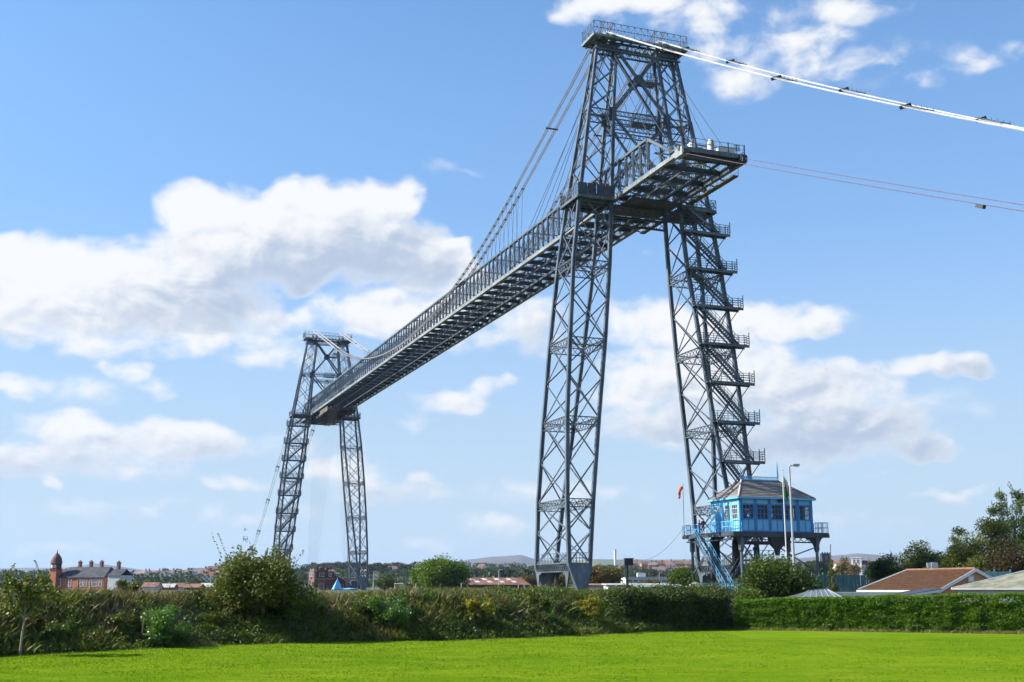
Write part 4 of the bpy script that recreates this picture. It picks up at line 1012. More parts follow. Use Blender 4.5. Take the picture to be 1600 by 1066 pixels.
m = MB(); m.tube([(0, 0, fp.z - .32), (0, 0, fp.z - .24), (0, 0, fp.z - .16)], [.04, .1, .02], 8); m.build('finial', M['white'], fo)
fm = MB(); fl = []
nu, nv = 12, 14; ztop = fp.z - .45
def flag_pt(i, j):
    s = i / nu; t = j / nv; fold = .07 * math.sin(s * 15 + t * 2.0) * (.4 + t)
    return (fp.x + .06 + .34 * s * (1 - .25 * t) + .02 * math.sin(9 * t), 99 + fold, ztop - 1.75 * t - .55 * s * (1 - .3 * t))
for i in range(nu):
    for j in range(nv):
        c = 2 if (i / nu - .45) ** 2 + (j / nv - .5) ** 2 < .055 else (0 if j < nv * .5 else 1)
        fm.poly([flag_pt(i, j), flag_pt(i + 1, j), flag_pt(i + 1, j + 1), flag_pt(i, j + 1)], c)
fo2 = fm.build('flag', [mat('flag_white', (.5, .48, .46), .8), mat('flag_green', (.02, .16, .05), .8), mat('flag_red', (.4, .02, .03), .8)]); tag(fo2, 'limp white over green flag with red emblem on the white flagpole', 'flag')
for p in fo2.data.polygons: p.use_smooth = True
ms = empty('windsock_mast', B(1.4, 4.35, HF), BROT); tag(ms, 'thin mast with a wire rising from the left end of the winding house balcony', 'mast')
m = MB(); m.tube([(0, 0, 0), (-.0, 0, 6.1)], .035, 6); m.build('pole', M['wire'], ms)
wk = MB(); wk.tube([(0, -.18, 5.75), (.02, -.42, 5.4), (.03, -.52, 4.9), (.03, -.55, 4.35)], [.2, .2, .16, .11], 10, cap=False); wo2 = wk.build('windsock', mat('windsock_orange', (.72, .09, .02), .7)); wo2.location = B(1.4, 4.35, HF); wo2.rotation_euler = (0, 0, BROT); tag(wo2, 'limp orange windsock hanging from the thin balcony mast', 'windsock')
gw = MB(); a = B(1.4, 4.3, HF + .9); b = P(975, 866, 190); pts = [a.lerp(b, t) - Vector((0, 0, 2.2 * 4 * t * (1 - t))) for t in np.linspace(0, 1, 14)]; gw.tube(pts, .022, 4); tag(gw.build('overhead_wire', M['wire']), 'thin sagging wire running left from the winding house balcony', 'wire')
# thin white instrument poles at the foot of the near left leg
for x, yt, d in ((913, 872, 141), (918, 886, 140)):
    p = P(x, yt, d); o = empty('instrument_pole', (p.x, d, GZ)); tag(o, ('taller' if x == 913 else 'shorter') + ' slim white pole with small boxes at the near left tower leg', 'pole', 'slim white poles at the tower foot')
    m = MB(); m.tube([(0, 0, 0), (0, 0, p.z - GZ)], .06, 8); m.build('post', M['white'], o)
    m = MB()
    for z in (1.6, 3.0): m.box((-.12, -.12, z), (.12, .12, z + .35))
    m.build('box', M['lamp_grey'], o)
# dark floodlight stand
p = P(985, 879, 118); o = empty('floodlight_stand', (p.x - .35, 118, GZ)); tag(o, 'black boxy floodlight on a dark post between the two towers', 'floodlight')
m = MB(); m.tube([(0, 0, -.4), (0, 0, p.z - GZ)], .13, 8); m.beam((-.3, 0, .6), (.3, 0, .6), .1, .5); m.build('post', M['black'], o)
m = MB(); m.box((-.25, -.3, p.z - GZ - .3), (.6, .3, p.z - GZ + .35)); m.box((-.3, -.35, p.z - GZ + .35), (.65, .35, p.z - GZ + .42)); m.build('lamp_box', M['black'], o)
# goal post
p0, p1 = P(617, 915, 205), P(629, 915, 205); o = empty('goal_post', (p0.x, 205, 2.2)); tag(o, 'white goal frame showing above the bank left of the round green tree', 'goal')
w = p1.x - p0.x; h = p0.z - 2.2 + .3
for x in (0, w): m = MB(); m.tube([(x, 0, 0), (x, 0, h)], .09, 8); m.build('upright', M['white'], o)
m = MB(); m.tube([(-.09, 0, h), (w + .09, 0, h)], .09, 8); m.build('crossbar', M['white'], o)
for x, yt, d, lb in ((584, 893, 230, 'pale lamp post beside the right leg of the far tower'), (779.5, 890, 225, 'slim lamp post standing before the rusty roofed shed'), (1030, 894, 300, 'pale lamp post in front of the long grey factory')):
    lamp_post(x, yt, d, 2.4, lb, .5, .09)
for i, (x, yt, d) in enumerate(((650, 912, 150), (721, 911, 150), (810, 914, 170), (819, 913, 170), (829, 914, 172))):
    p = P(x, yt, d); m = MB(); m.tube([(0, 0, 0), (0, 0, p.z - 2.4)], .07, 6); m.beam((-.02, 0, p.z - 2.45), (.35, 0, p.z - 2.25), .05, .05)
    o = m.build('fence_post', M['concrete'], None, (p.x, d, 2.4)); tag(o, ['concrete fence post in front of the round green tree, its left side', 'concrete fence post in front of the round green tree, its right side', 'grey fence post at the right end of the rusty shed'][min(i, 2)], 'fence post', 'fence posts behind the bank')

# ------------------------------------------------------------------ buildings
def walls(mb, x0, x1, y0, y1, z0, z1): mb.box((x0, y0, z0), (x1, y1, z1))
def gable_roof(x0, x1, y0, y1, ze, zr, ov=.3, hip0=0, hip1=0, th=.12):
    """ridge along x; hips optional; with thickness"""
    m = MB(); ym = (y0 + y1) / 2; a, b = x0 - ov, x1 + ov; c, d = y0 - ov, y1 + ov; s = (zr - ze) / ((y1 - y0) / 2); zo = ze - ov * s
    for dz in (0, -th):
        A, Bq, Cq, Dq = (a, c, zo + dz), (b, c, zo + dz), (b, d, zo + dz), (a, d, zo + dz); K0, K1 = (a + hip0, ym, zr + dz), (b - hip1, ym, zr + dz)
        fs = [[A, Bq, K1, K0], [Cq, Dq, K0, K1], [Bq, Cq, K1], [Dq, A, K0]]
        for f in fs[:2] + ([fs[2]] if hip1 else []) + ([fs[3]] if hip0 else []): m.poly(f if dz == 0 else f[::-1])
    for p, q in (((a, c), (b, c)), ((b, d), (a, d))): m.poly([(*p, zo - th), (*q, zo - th), (*q, zo), (*p, zo)])
    if not hip1: m.poly([(b, c, zo - th), (b, ym, zr - th), (b, ym, zr), (b, c, zo)]); m.poly([(b, ym, zr - th), (b, d, zo - th), (b, d, zo), (b, ym, zr)])
    if not hip0: m.poly([(a, ym, zr - th), (a, c, zo - th), (a, c, zo), (a, ym, zr)]); m.poly([(a, d, zo - th), (a, ym, zr - th), (a, ym, zr), (a, d, zo)])
    return m
def gable_end(mb, x, y0, y1, ze, zr, t=.2): mb.prism([(x, y0, ze), (x, y1, ze), (x, (y0 + y1) / 2, zr)], (t, 0, 0))
def window(parent, x0, x1, z0, z1, y, n=-1, axis='x', frame=None, bars=(1, 1)):
    """window on the wall facing -y (axis x) or on a wall of constant x (axis y); frame with pane as its sub-part"""
    f = MB(); t = .07
    def bx(a0, a1, b0, b1, o0, o1, mb):
        if axis == 'x': mb.box((a0, min(y + n * o0, y + n * o1), b0), (a1, max(y + n * o0, y + n * o1), b1))
        else: mb.box((min(y + n * o0, y + n * o1), a0, b0), (max(y + n * o0, y + n * o1), a1, b1))
    bx(x0 - t, x0 + .06, z0, z1, .0, .09, f); bx(x1 - .06, x1 + t, z0, z1, .0, .09, f); bx(x0 + .06, x1 - .06, z1 - .07, z1, .0, .09, f); bx(x0 - .12, x1 + .12, z0 - .1, z0, .0, .14, f)
    for k in range(1, bars[0] + 1): xx = x0 + (x1 - x0) * k / (bars[0] + 1); bx(xx - .03, xx + .03, z0, z1 - .07, .02, .07, f)
    for k in range(1, bars[1] + 1): zz = z0 + (z1 - z0) * k / (bars[1] + 1); bx(x0 + .06, x1 - .06, zz - .03, zz + .03, .022, .068, f)
    fo = f.build('window', frame or M['white'], parent); g = MB(); bx(x0 + .05, x1 - .05, z0, z1 - .05, .012, .03, g); g.build('pane', M['glass'], fo); return fo
def chimney(parent, x, y, z0, z1, w, m, pots=2):
    c = MB(); c.box((x - w / 2, y - w / 2, z0), (x + w / 2, y + w / 2, z1 - .25)); c.box((x - w / 2 - .1, y - w / 2 - .1, z1 - .25), (x + w / 2 + .1, y + w / 2 + .1, z1))
    for k in range(pots): xx = x + (k - (pots - 1) / 2) * .35; c.tube([(xx, y, z1), (xx, y, z1 + .4)], .12, 8)
    return c.build('chimney', m, parent)
# -- brick hall with domed turret, far left
p = P(86, 901, 330); bh = empty('brick_hall', (p.x, 330, 1.5), R(-20)); tag(bh, 'long red brick hall with slate roof and domed corner turret at far left', 'building')
ze, zr, LX = p.z - 1.5, P(86, 886, 330).z - 1.5, 16.6
m = MB(); walls(m, 0, LX, 0, 8, 0, ze); gable_end(m, .0, 0, 8, ze, zr - .3); m.build('wall', M['brick_red'], bh)
rf = gable_roof(0, LX, 0, 8, ze, zr, .35, 2.0, 1.4).build('roof', M['slate'], bh)
m = MB()
for x in (3.9, 8.0, 12.1): m.box((x - .12, -.16, 0), (x + .12, .0, ze - .1))
m.box((-.1, -.2, ze - .45), (LX + .1, -.003, ze - .2)); m.build('pilaster', M['stone'], bh)
for x in (1.6, 5.3, 9.2, 10.6, 13.1, 14.0, 15.6): window(bh, x - .45, x + .45, ze - 2.6, ze - .7, 0)
for x in (4.6, 8.4, 12.0): chimney(rf, x, 4.4, zr - .8, zr + 1.5, .75, M['brick_dark'])
chimney(rf, 16.5, 6.0, ze, zr + 1.3, .8, M['brick_dark'])
m = MB(); walls(m, -1.0, 1.3, -1.2, 1.1, 0, ze + 2.0); tw = m.build('turret', M['brick_red'], bh)
m = MB()
for i in range(8):
    a = i * math.pi / 4; m.box((.15 + 1.25 * math.cos(a) - .14, -.05 + 1.25 * math.sin(a) - .14, ze + 2.0), (.15 + 1.25 * math.cos(a) + .14, -.05 + 1.25 * math.sin(a) + .14, ze + 3.6))
m.box((-1.2, -1.4, ze + 1.85), (1.5, 1.3, ze + 2.05)); m.tube([(.15, -.05, ze + 2.0), (.15, -.05, ze + 3.6)], .85, 8); m.build('lantern', M['brick_dark'], tw)
for a in (R(250), R(205), R(295)):
    m = MB(); m.tube([(.15 + 1.02 * math.cos(a), -.05 + 1.02 * math.sin(a), ze + 2.75), (.15 + 1.3 * math.cos(a), -.05 + 1.3 * math.sin(a), ze + 2.75)], .48, 14); m.build('round_panel', M['white'], tw)
m = MB(); m.tube([(.15, -.05, ze + 3.6), (.15, -.05, ze + 3.75), (.15, -.05, ze + 4.4), (.15, -.05, ze + 5.3), (.15, -.05, ze + 6.1), (.15, -.05, ze + 6.4), (.15, -.05, ze + 7.4)], [1.75, 1.6, 1.5, 1.2, .6, .2, .03], 12); m.build('dome', posmat('dome_copper', (.07, .03, .024), (.11, .05, .04), .8, .6), tw)
p = P(172, 903, 322); ga = empty('white_annexe', (p.x - .6, 322, 1.5), R(-14)); tag(ga, 'plain pale rendered annexe at the right end of the brick hall', 'building')
m = MB(); walls(m, 0, 3.6, 0, 6, 0, P(172, 899, 322).z - 1.5); m.build('wall', M['grey_wall'], ga); gable_roof(0, 3.6, 0, 6, P(172, 899, 322).z - 1.5, P(172, 889, 322).z - 1.5, .2).build('roof', M['slate'], ga)
# -- red and white brick building
p = P(490, 925, 330); rb = empty('brick_institute', (p.x, 330, 1.6), R(22)); tag(rb, 'dark red two storey brick building with white windows and stepped parapet beyond the big bush', 'building')
z1 = P(490, 893, 330).z - 1.6
m = MB(); walls(m, 0, 5.6, 0, 7, 0, z1); m.box((.6, -.2, z1), (3.4, .4, z1 + .5)); m.box((1.4, -.22, z1 + .5), (2.6, .4, z1 + .9)); m.box((-.12, -.12, z1 - .3), (5.72, 7.1, z1 - .1)); m.build('wall', M['brick_dark'], rb)
window(rb, 1.5, 2.7, 4.3, 6.3, 0); window(rb, 1.4, 2.8, .6, 2.6, 0, bars=(1, 2)); window(rb, 4.2, 4.9, 4.3, 6.0, 0)
for y0 in (1.0, 3.6): window(rb, y0, y0 + 1.6, 4.3, 6.3, 0, -1, 'y'); window(rb, y0, y0 + 1.6, .8, 2.8, 0, -1, 'y')
m = MB()
pts = [(1.3 + .85 * (1 - math.cos(t)), -.1, 6.35 + .55 * math.sin(t)) for t in np.linspace(0, math.pi, 9)]; m.tube(pts, .14, 6); pts = [(1.2 + .95 * (1 - math.cos(t)), -.1, 2.7 + .7 * math.sin(t)) for t in np.linspace(0, math.pi, 9)]; m.tube(pts, .14, 6)
m.box((-.05, -.06, 3.5), (5.65, -.003, 3.75)); m.build('stone_dressing', M['stone'], rb)
chimney(rb, 1.0, 3.2, z1, z1 + 1.0, .8, M['brick_dark']); chimney(rb, 4.9, 5.6, z1, z1 + .8, .8, M['brick_dark'])
m = MB(); walls(m, 5.6, 10.2, .6, 6, 0, 2.6); m.prism([(5.6, .7, 2.6), (10.2, .7, 2.6), (5.6, .7, 5.0)], (0, .2, 0)); ax = m.build('side_wing', M['brick_dark'], rb)
m = MB(); m.beam((5.6, .5, 5.05), (10.4, .5, 2.55), .35, .12); m.build('barge_board', M['white'], ax); window(ax, 6.4, 8.6, 1.2, 2.2, .6, bars=(2, 0))
# -- rusty shed
p0, p1 = P(717, 913, 250), P(826, 914, 262); sh = empty('rusty_shed', (p0.x, 250, 1.6), math.atan2(8, p1.x - p0.x)); tag(sh, 'low dark shed with rusty sheet roof and pale rooflights right of the round tree', 'shed')
LX = math.hypot(p1.x - p0.x, 8); ze = p0.z - 1.6; zr = P(770, 902.5, 256).z - 1.6
m = MB(); walls(m, 0, LX, 0, 9, 0, ze); gable_end(m, 0, 0, 9, ze, zr - .15); gable_end(m, LX - .2, 0, 9, ze, zr - .15); m.build('wall', M['steel_dark'], sh)
rf = gable_roof(0, LX, 0, 9, ze, zr, .3).build('roof', M['rust'], sh)
sl_ = (zr - ze) / 4.5
for i in range(22):
    x = -.2 + (LX + .4) * i / 21; bar('sheet_seam', (x, -.25, ze - .25 * sl_ + .03), (x, 4.5, zr + .03), .07, .06, M['rust'], rf)
for i in range(5):
    x = 1.6 + i * 3.0
    for t0, dx in ((.22, 0), (.58, -.45)):
        m = MB(); a, b = t0 * 4.5, (t0 + .26) * 4.5; m.prism([(x + dx, a, ze + a * sl_ + .04), (x + dx + 1.0, a, ze + a * sl_ + .04), (x + dx + 1.0, b, ze + b * sl_ + .04), (x + dx, b, ze + b * sl_ + .04)], (0, 0, .04)); m.build('rooflight', M['render'], rf)
# -- long grey factory and low roofs right of the near tower
p0, p1 = P(978, 916, 430), P(1050, 916, 430); fa = empty('grey_factory', (p0.x, 430, 2)); tag(fa, 'long pale grey factory block with strip windows seen between the tower legs', 'factory')
LX = p1.x - p0.x; zt = P(1000, 902, 430).z - 2
m = MB(); walls(m, 0, LX, 0, 20, 0, zt); m.box((4.5, 2, zt), (7.5, 5, zt + 1.6)); m.build('wall', M['grey_wall'], fa)
m = MB(); m.box((-.3, -.3, zt - .5), (LX + .3, -.003, zt + .15)); m.build('roof_edge', M['lamp_grey'], fa)
for k in range(2):
    for i in range(8): window(fa, .6 + i * LX / 8, .6 + (i + .8) * LX / 8, zt - 1.7 - k * 1.5, zt - .9 - k * 1.5, 0, frame=M['grey_wall'], bars=(2, 0))
for lb, x0, x1, yt, d, mm, slope in (('low shed with dull red roof edge at the foot of the near left leg', 918, 948, 913.5, 190, M['rust'], .3), ('low grey flat roofed shed behind the hedge left of the floodlight', 950, 1050, 912.5, 165, M['concrete'], .2), ('low white sheeted roof just above the overgrown hedge', 1003, 1072, 916, 150, M['pale_sheet'], .35)):
    a, b = P(x0, yt, d), P(x1, yt, d); o = empty('low_shed', (a.x, d, 1.6)); tag(o, lb, 'shed'); h = a.z - 1.6
    m = MB(); m.box((0, 0, 0), (b.x - a.x, 8, h - .2)); m.build('wall', M['grey_wall'], o)
    m = MB(); m.prism([(-.3, -.4, h - .25), (b.x - a.x + .3, -.4, h - .25), (b.x - a.x + .3, 8.3, h - .25 + slope), (-.3, 8.3, h - .25 + slope)], (0, 0, .14)); m.build('roof', mm, o)
# stone pier with cap by the blue railing
p = P(1086, 909, 128); o = empty('stone_pier', (p.x, 128, 1.8)); tag(o, 'squat sandstone gate pier with sloping cap left of the blue railing', 'pier'); h = p.z - 1.8
m = MB(); m.box((-.85, -.85, 0), (.85, .85, h - .5)); m.build('shaft', M['stone'], o); m = MB(); b = [(-1.0, -1.0, h - .5), (1.0, -1.0, h - .5), (1.0, 1.0, h - .5), (-1.0, 1.0, h - .5)]
m.box((-1.0, -1.0, h - .62), (1.0, 1.0, h - .5))
for i in range(4): m.poly([b[i], b[(i + 1) % 4], (0, 0, h)])
m.build('cap', M['stone'], o)
# -- brown tiled house on the right
tile = bpy.data.materials.new('roof_tiles'); tile.use_nodes = True
T = NT(tile.node_tree); b_ = T.n['Principled BSDF']; tcn = T.node('ShaderNodeTexCoord'); sp = T.node('ShaderNodeSeparateXYZ'); T.put(sp.inputs[0], tcn.outputs['Object'])
cb = T.node('ShaderNodeCombineXYZ'); T.put(cb.inputs[0], sp.outputs[0]); T.put(cb.inputs[1], T.math('MULTIPLY', sp.outputs[1], 1.15))
bt = T.node('ShaderNodeTexBrick'); T.put(bt.inputs['Vector'], cb.outputs[0]); bt.inputs['Scale'].default_value = 1.0; bt.inputs['Brick Width'].default_value = .34; bt.inputs['Row Height'].default_value = .34; bt.inputs['Mortar Size'].default_value = .02
bt.inputs['Color1'].default_value = (.052, .028, .016, 1); bt.inputs['Color2'].default_value = (.098, .052, .029, 1); bt.inputs['Mortar'].default_value = (.07, .04, .03, 1)
n = T.noise(tcn.outputs['Object'], 3.0, 6, .7); T.put(b_.inputs['Base Color'], T.mix(T.ramp(n, .4, .75, 0, .55), bt.outputs[0], (.045, .028, .016))); b_.inputs['Roughness'].default_value = .95; b_.inputs['Specular IOR Level'].default_value = .05
M['tile'] = tile
# eave corners: left (1350,921), right front (1468,917); the gable at the right recedes to (1530,905)
pe0, pe1 = P(1348, 921, 117), P(1468, 917.5, 106); ang = math.atan2(pe1.y - pe0.y, pe1.x - pe0.x)
LX = math.hypot(pe1.y - pe0.y, pe1.x - pe0.x); DY = 7.6; zb_ = .2
ho = empty('tiled_house', (pe0.x, pe0.y, zb_), ang); tag(ho, 'brown tiled house roof with brick gable behind the trimmed hedge', 'house')
ze = (pe0.z + pe1.z) / 2 - zb_; zr = ze + 1.72
m = MB(); walls(m, 0, LX, 0, DY, 0, ze - .1); gable_end(m, LX - .22, 0, DY, ze - .1, zr - .15, .22); m.build('wall', M['brick_brown'], ho)
rf = gable_roof(0, LX, 0, DY, ze, zr, .3, 2.3, 0, .14).build('roof', M['tile'], ho)
s = (zr - ze) / (DY / 2)
nrow = 13
for i in range(nrow):
    t = i / nrow; y = -.3 + (DY / 2 + .3) * t; z = ze + y * s + .02; bar('tile_course', (-.3 + 2.3 * t, y, z), (LX + .3, y, z), .07, .05, M['tile'], rf)
rc_ = MB(); rc_.tube([(2.0, DY / 2, zr + .03), (LX + .3, DY / 2, zr + .03)], .12, 8); rc_.build('ridge_tiles', posmat('ridge_tile', (.15, .068, .038), (.20, .10, .058), 2.0), rf)
gt = MB(); gt.beam((-.35, -.42, ze - .3 * s - .12), (LX + .3, -.42, ze - .3 * s - .12), .14, .16); gt.box((-.2, -.3, ze - .45), (LX + .2, -.12, ze - .2)); gt.build('gutter', M['white'], ho)
bg_ = MB()
for a, b in (((LX + .34, -.34, ze - .34 * s), (LX + .34, DY / 2, zr)), ((LX + .34, DY / 2, zr), (LX + .34, DY + .34, ze - .34 * s))): bg_.beam(Vector(a) - Vector((0, 0, .1)), Vector(b) - Vector((0, 0, .1)), .05, .28)
bg_.build('barge_board', M['white'], ho)
hp = MB(); hp.beam((-.3, -.3, ze - .3 * s + .06), (2.0, DY / 2, zr + .06), .16, .1); hp.build('hip_flashing', M['white'], rf)
wb = MB(); wb.box((LX, 3.0, ze + .55), (LX + .14, 3.7, ze + 1.15)); wl_ = wb.build('gable_lamp', M['lamp_grey'], ho); wb = MB(); wb.box((LX + .14, 3.1, ze + .65), (LX + .17, 3.6, ze + 1.05)); wb.build('lens', M['white'], wl_)
# low flat roof, lean-to and glass skylight in front of it
a, b = P(1300, 927, 98), P(1448, 931, 98); o = empty('flat_roof_building', (a.x, 98, .2)); tag(o, 'low flat roofed building in pale grey between the skylight and tiled house', 'building'); h = (a.z - .2)
m = MB(); m.box((0, 0, 0), (b.x - a.x, 11, h - .15)); m.build('wall', M['render'], o); m = MB(); m.box((-.25, -.25, h - .15), (b.x - a.x + .25, 11.2, h + .05)); m.build('roof', M['moss_roof'], o); m = MB(); m.box((-.3, -.3, h - .22), (b.x - a.x + .3, -.253, h + .02)); m.build('fascia', M['white'], o)
a = P(1416, 930, 95); b = P(1470, 922, 95); o = empty('lean_to', (a.x, 95, .2)); tag(o, 'small lean-to with dark sloping roof and white edge beside the brick gable', 'shed'); w = b.x - a.x
m = MB(); m.box((.2, 0, 0), (w, 3.2, a.z - .3)); m.build('wall', M['render'], o); m = MB(); m.prism([(-.1, -.2, a.z - .28), (w + .1, -.2, b.z - .2), (w + .1, 3.4, b.z - .1), (-.1, 3.4, a.z - .2)], (0, 0, .1)); m.build('roof', M['slate'], o)
m = MB(); m.prism([(-.15, -.24, a.z - .38), (w + .1, -.24, b.z - .32), (w + .1, -.24, b.z - .16), (-.15, -.24, a.z - .22)], (0, .035, 0)); m.build('barge_board', M['white'], o)
a, b = P(1243, 934, 90), P(1307, 929, 92); o = empty('glass_skylight', (a.x, 90, .2)); tag(o, 'low grey glazed skylight with thin bars just above the left end of the hedge', 'skylight'); w = b.x - a.x; h = a.z - .2; hr_ = P(1290, 921, 91).z - .2
m = MB(); m.box((0, 0, 0), (w, 3, h)); m.build('base_wall', M['render'], o)
rx = [(0, h), (w * .72, hr_), (w, h + .25)]
ra, rb_ = (w * .38, 1.5, hr_ - .12), (w * .78, 1.5, hr_)
gm = MB(); gm.poly([(0, 0, h + .02), (w, 0, h + .02), rb_, ra]); gm.poly([(w, 0, h + .02), (w, 3, h + .02), rb_]); gm.poly([(w, 3, h + .02), (0, 3, h + .02), ra, rb_]); gm.poly([(0, 3, h + .02), (0, 0, h + .02), ra]); gm.build('glass', M['frost'], o)
for t in np.linspace(.04, .96, 8):
    t = float(t); q = Vector(ra).lerp(Vector(rb_), min(1, max(0, (t - .2) / .6))); bar('glazing_bar', (w * t, -.01, h + .04), q + Vector((0, 0, .02)), .03, .04, M['lamp_grey'], o)
bar('glazing_bar', Vector(ra) + Vector((0, 0, .03)), Vector(rb_) + Vector((0, 0, .03)), .06, .05, M['lamp_grey'], o); bar('glazing_bar', (0, -.02, h + .02), (w, -.02, h + .02), .06, .06, M['lamp_grey'], o)
# -- mossy roofed shed at the right edge: the eave runs along the hedge, ridge towards the right
a, b = P(1494, 918.5, 96), P(1680, 916.5, 88); ang = math.atan2(b.y - a.y, b.x - a.x); o = empty('mossy_shed', (a.x, a.y, .2), ang); tag(o, 'broad shed with mossy grey green felt roof at the right edge', 'shed')
w = math.hypot(b.x - a.x, b.y - a.y); h = a.z - .2
m = MB(); m.box((.2, .1, 0), (w, 14, h - .15)); m.build('wall', M['render'], o)
m = MB(); m.prism([(-.2, -.25, h - .12), (w, -.25, h - .12), (w, 6.2, h + 1.55), (3.9, 6.2, h + 1.55)], (0, 0, .1)); m.prism([(-.2, -.25, h - .12), (3.9, 6.2, h + 1.55), (-.2, 12.5, h - .12)], (0, 0, .1)); rf = m.build('roof', M['moss_roof'], o)
bar('roof_edge', (-.25, -.28, h - .02), (3.9, 6.2, h + 1.68), .14, .07, M['white'], rf); bar('roof_edge', (-.25, -.3, h - .1), (w, -.3, h - .1), .07, .08, M['lamp_grey'], rf)
m = MB(); m.box((3.9, 6.1, h + 1.4), (w, 10, h + 2.35)); m.build('upper_storey', M['stone'], o); m = MB(); m.box((3.7, 5.9, h + 2.35), (w + .2, 10.2, h + 2.62)); m.build('upper_roof', M['slate'], o)
for i in range(9): m = MB(); x = 1.0 + i * 2.2; m.box((x, .06, h - .95), (x + 1.5, .098, h - .35)); m.build('fascia_panel', M['white'], o)
# teal sheet fence behind, panel by panel
def sheet_fence(x0, x1, y0, y1, d0, d1, label, m_):
    A, Bq = P(x0, y0, d0), P(x1, y1, d1); n = max(3, int((Bq.xy - A.xy).length / 1.6)); rt = empty('sheet_fence', (A.x, A.y, .2), math.atan2(Bq.y - A.y, Bq.x - A.x)); tag(rt, label, 'fence'); L = (Bq.xy - A.xy).length; me = None
    hh = A.z - .2; pm = MB(); w = L / n
    for k in range(6): pm.box((k * w / 6, -.03 if k % 2 else .02, 0), ((k + 1) * w / 6 - .01, .0 if k % 2 else .05, hh))
    me = pm.mesh('fence_panel', m_)
    for i in range(n): ob = bpy.data.objects.new('fence_panel', me); ob.location = (i * w, 0, 0); link(ob, rt)
    for i in range(n + 1): bar('post', (i * w, .1, 0), (i * w, .1, hh + .25), .12, .12, M['teal'], rt)
sheet_fence(1270, 1352, 898, 896, 128, 134, 'dark teal sheet fence behind the slim conifer', M['teal'])
M['teal_pale'] = posmat('pale_teal_sheet', (.20, .36, .37), (.30, .45, .46), .5, .5)
sheet_fence(1505, 1580, 893, 892, 116, 118, 'pale teal sheet fence to the right of the brick gable', M['teal_pale'])
# white twin board sign
p = P(1456, 879, 121); o = empty('board_sign', (p.x, 121, .3)); tag(o, 'two blank white boards on one post above the tiled roof ridge', 'sign'); h = p.z - .3
m = MB(); m.tube([(0, 0, 0), (0, 0, h)], .09, 8); m.build('post', M['white'], o)
for a, b in ((-.56, -.11), (.11, .56)): m = MB(); m.box((a, -.14, h - .55), (b, -.06, h - .02)); m.build('board', M['white'], o)
# far chimney stack, church tower, villas
p = P(961, 859, 1500); o = empty('chimney_stack', (p.x, 1500, 15)); tag(o, 'slim tall white chimney stack on the far hillside', 'chimney'); m = MB(); m.tube([(0, 0, 0), (0, 0, p.z - 16), (0, 0, p.z - 15.5), (0, 0, p.z - 15)], [1.75, 1.6, 1.75, 1.75], 14); m.build('shaft', M['white'], o); m = MB(); m.tube([(0, 0, p.z - 15), (0, 0, p.z - 14.6)], [1.5, 1.5], 14); m.build('cap', M['lamp_grey'], o)
p = P(1289, 863, 720); o = empty('church_tower', (p.x, 720, 5)); tag(o, 'dark square church tower among trees right of the winding house', 'church tower'); h = p.z - 5
m = MB(); m.box((-2.6, -2.6, 0), (2.6, 2.6, h - .8)); m.build('wall', M['slate'], o); m = MB()
for x in (-2.4, -.8, .8, 2.4): m.box((x - .4, -2.8, h - .8), (x + .4, -2.3, h))
m.box((-2.8, -2.8, h - 1.1), (2.8, 2.8, h - .8)); m.build('parapet', M['slate'], o); window(o, -.6, .6, h - 4.5, h - 2, -2.6, bars=(1, 2), frame=M['stone'])

# ------------------------------------------------------------------ far houses
def house_proto(name, mw, mr, n=2, gable=False, w=8.0, dp=7.0, h=5.0, r=2.6):
    root = empty(name, (0, 0, -100)); m = MB(); walls(m, 0, w, 0, dp, -3, h); gable_end(m, 0, 0, dp, h, h + r - .2); gable_end(m, w - .2, 0, dp, h, h + r - .2); m.build('wall', mw, root)
    rf = gable_roof(0, w, 0, dp, h, h + r, .3).build('roof', mr, root)
    chimney(rf, w - .6, dp / 2, h + r - .8, h + r + 1.2, .8, M['brick_dark'])
    for i in range(n):
        for z in (.9, 3.4): window(root, .9 + i * (w - 1.2) / n, .9 + i * (w - 1.2) / n + 1.4, z, z + 1.3, 0)
    return root
roofg, roofb = posmat('grey_tiles', (.12, .10, .10), (.22, .17, .15), .1, .8), posmat('red_tiles', (.13, .065, .05), (.20, .105, .075), .1, .8)
protos = [house_proto('white_house', M['render'], roofg, 3, w=10), house_proto('brick_house', M['brick_red'], roofg), house_proto('white_house', M['white'], roofb, 2, w=7), house_proto('brick_house', M['brick_brown'], roofb, 3, w=11, h=6.5)]
def copy_tree(o, parent=None):
    c = o.copy(); C.objects.link(c); c.parent = parent
    for ch in list(o.children): copy_tree(ch, c)
    return c
used = set(); far_n = {}
def far_house(k, x, y, d, rz, label, group, scale=1.0):
    o = protos[k] if k not in used else copy_tree(protos[k]); used.add(k)
    p = P(x, y, d); z = float(ground_h(p.x, d)); o.location = (p.x, d, max(z, p.z - 5.0 * scale)); o.rotation_euler = (0, 0, rz); o.scale = (scale,) * 3
    tag(o, label, 'house', group)
r3 = np.random.default_rng(11)
G1 = 'pale houses in a row on the left hillside'
for i, x in enumerate(range(208, 300, 11)): far_house(0 if i % 2 == 0 else 2, x, 896.5 - (i > 3) * 1.2, 980 + (i % 3) * 14, R(r3.uniform(-14, 6)), 'small pale house in the row on the hillside behind the brick hall', G1)
G2 = 'close packed houses beside the big bush'
for i, x in enumerate(range(300, 352, 8)): far_house((0, 1, 2, 3)[i % 4], x, 893 + (i % 3) * 4, 900 - (i % 3) * 60, R(r3.uniform(-30, 20)), 'small house in the close packed hillside terrace left of the big bush', G2)
G3 = 'orange brick blocks on the far slope'
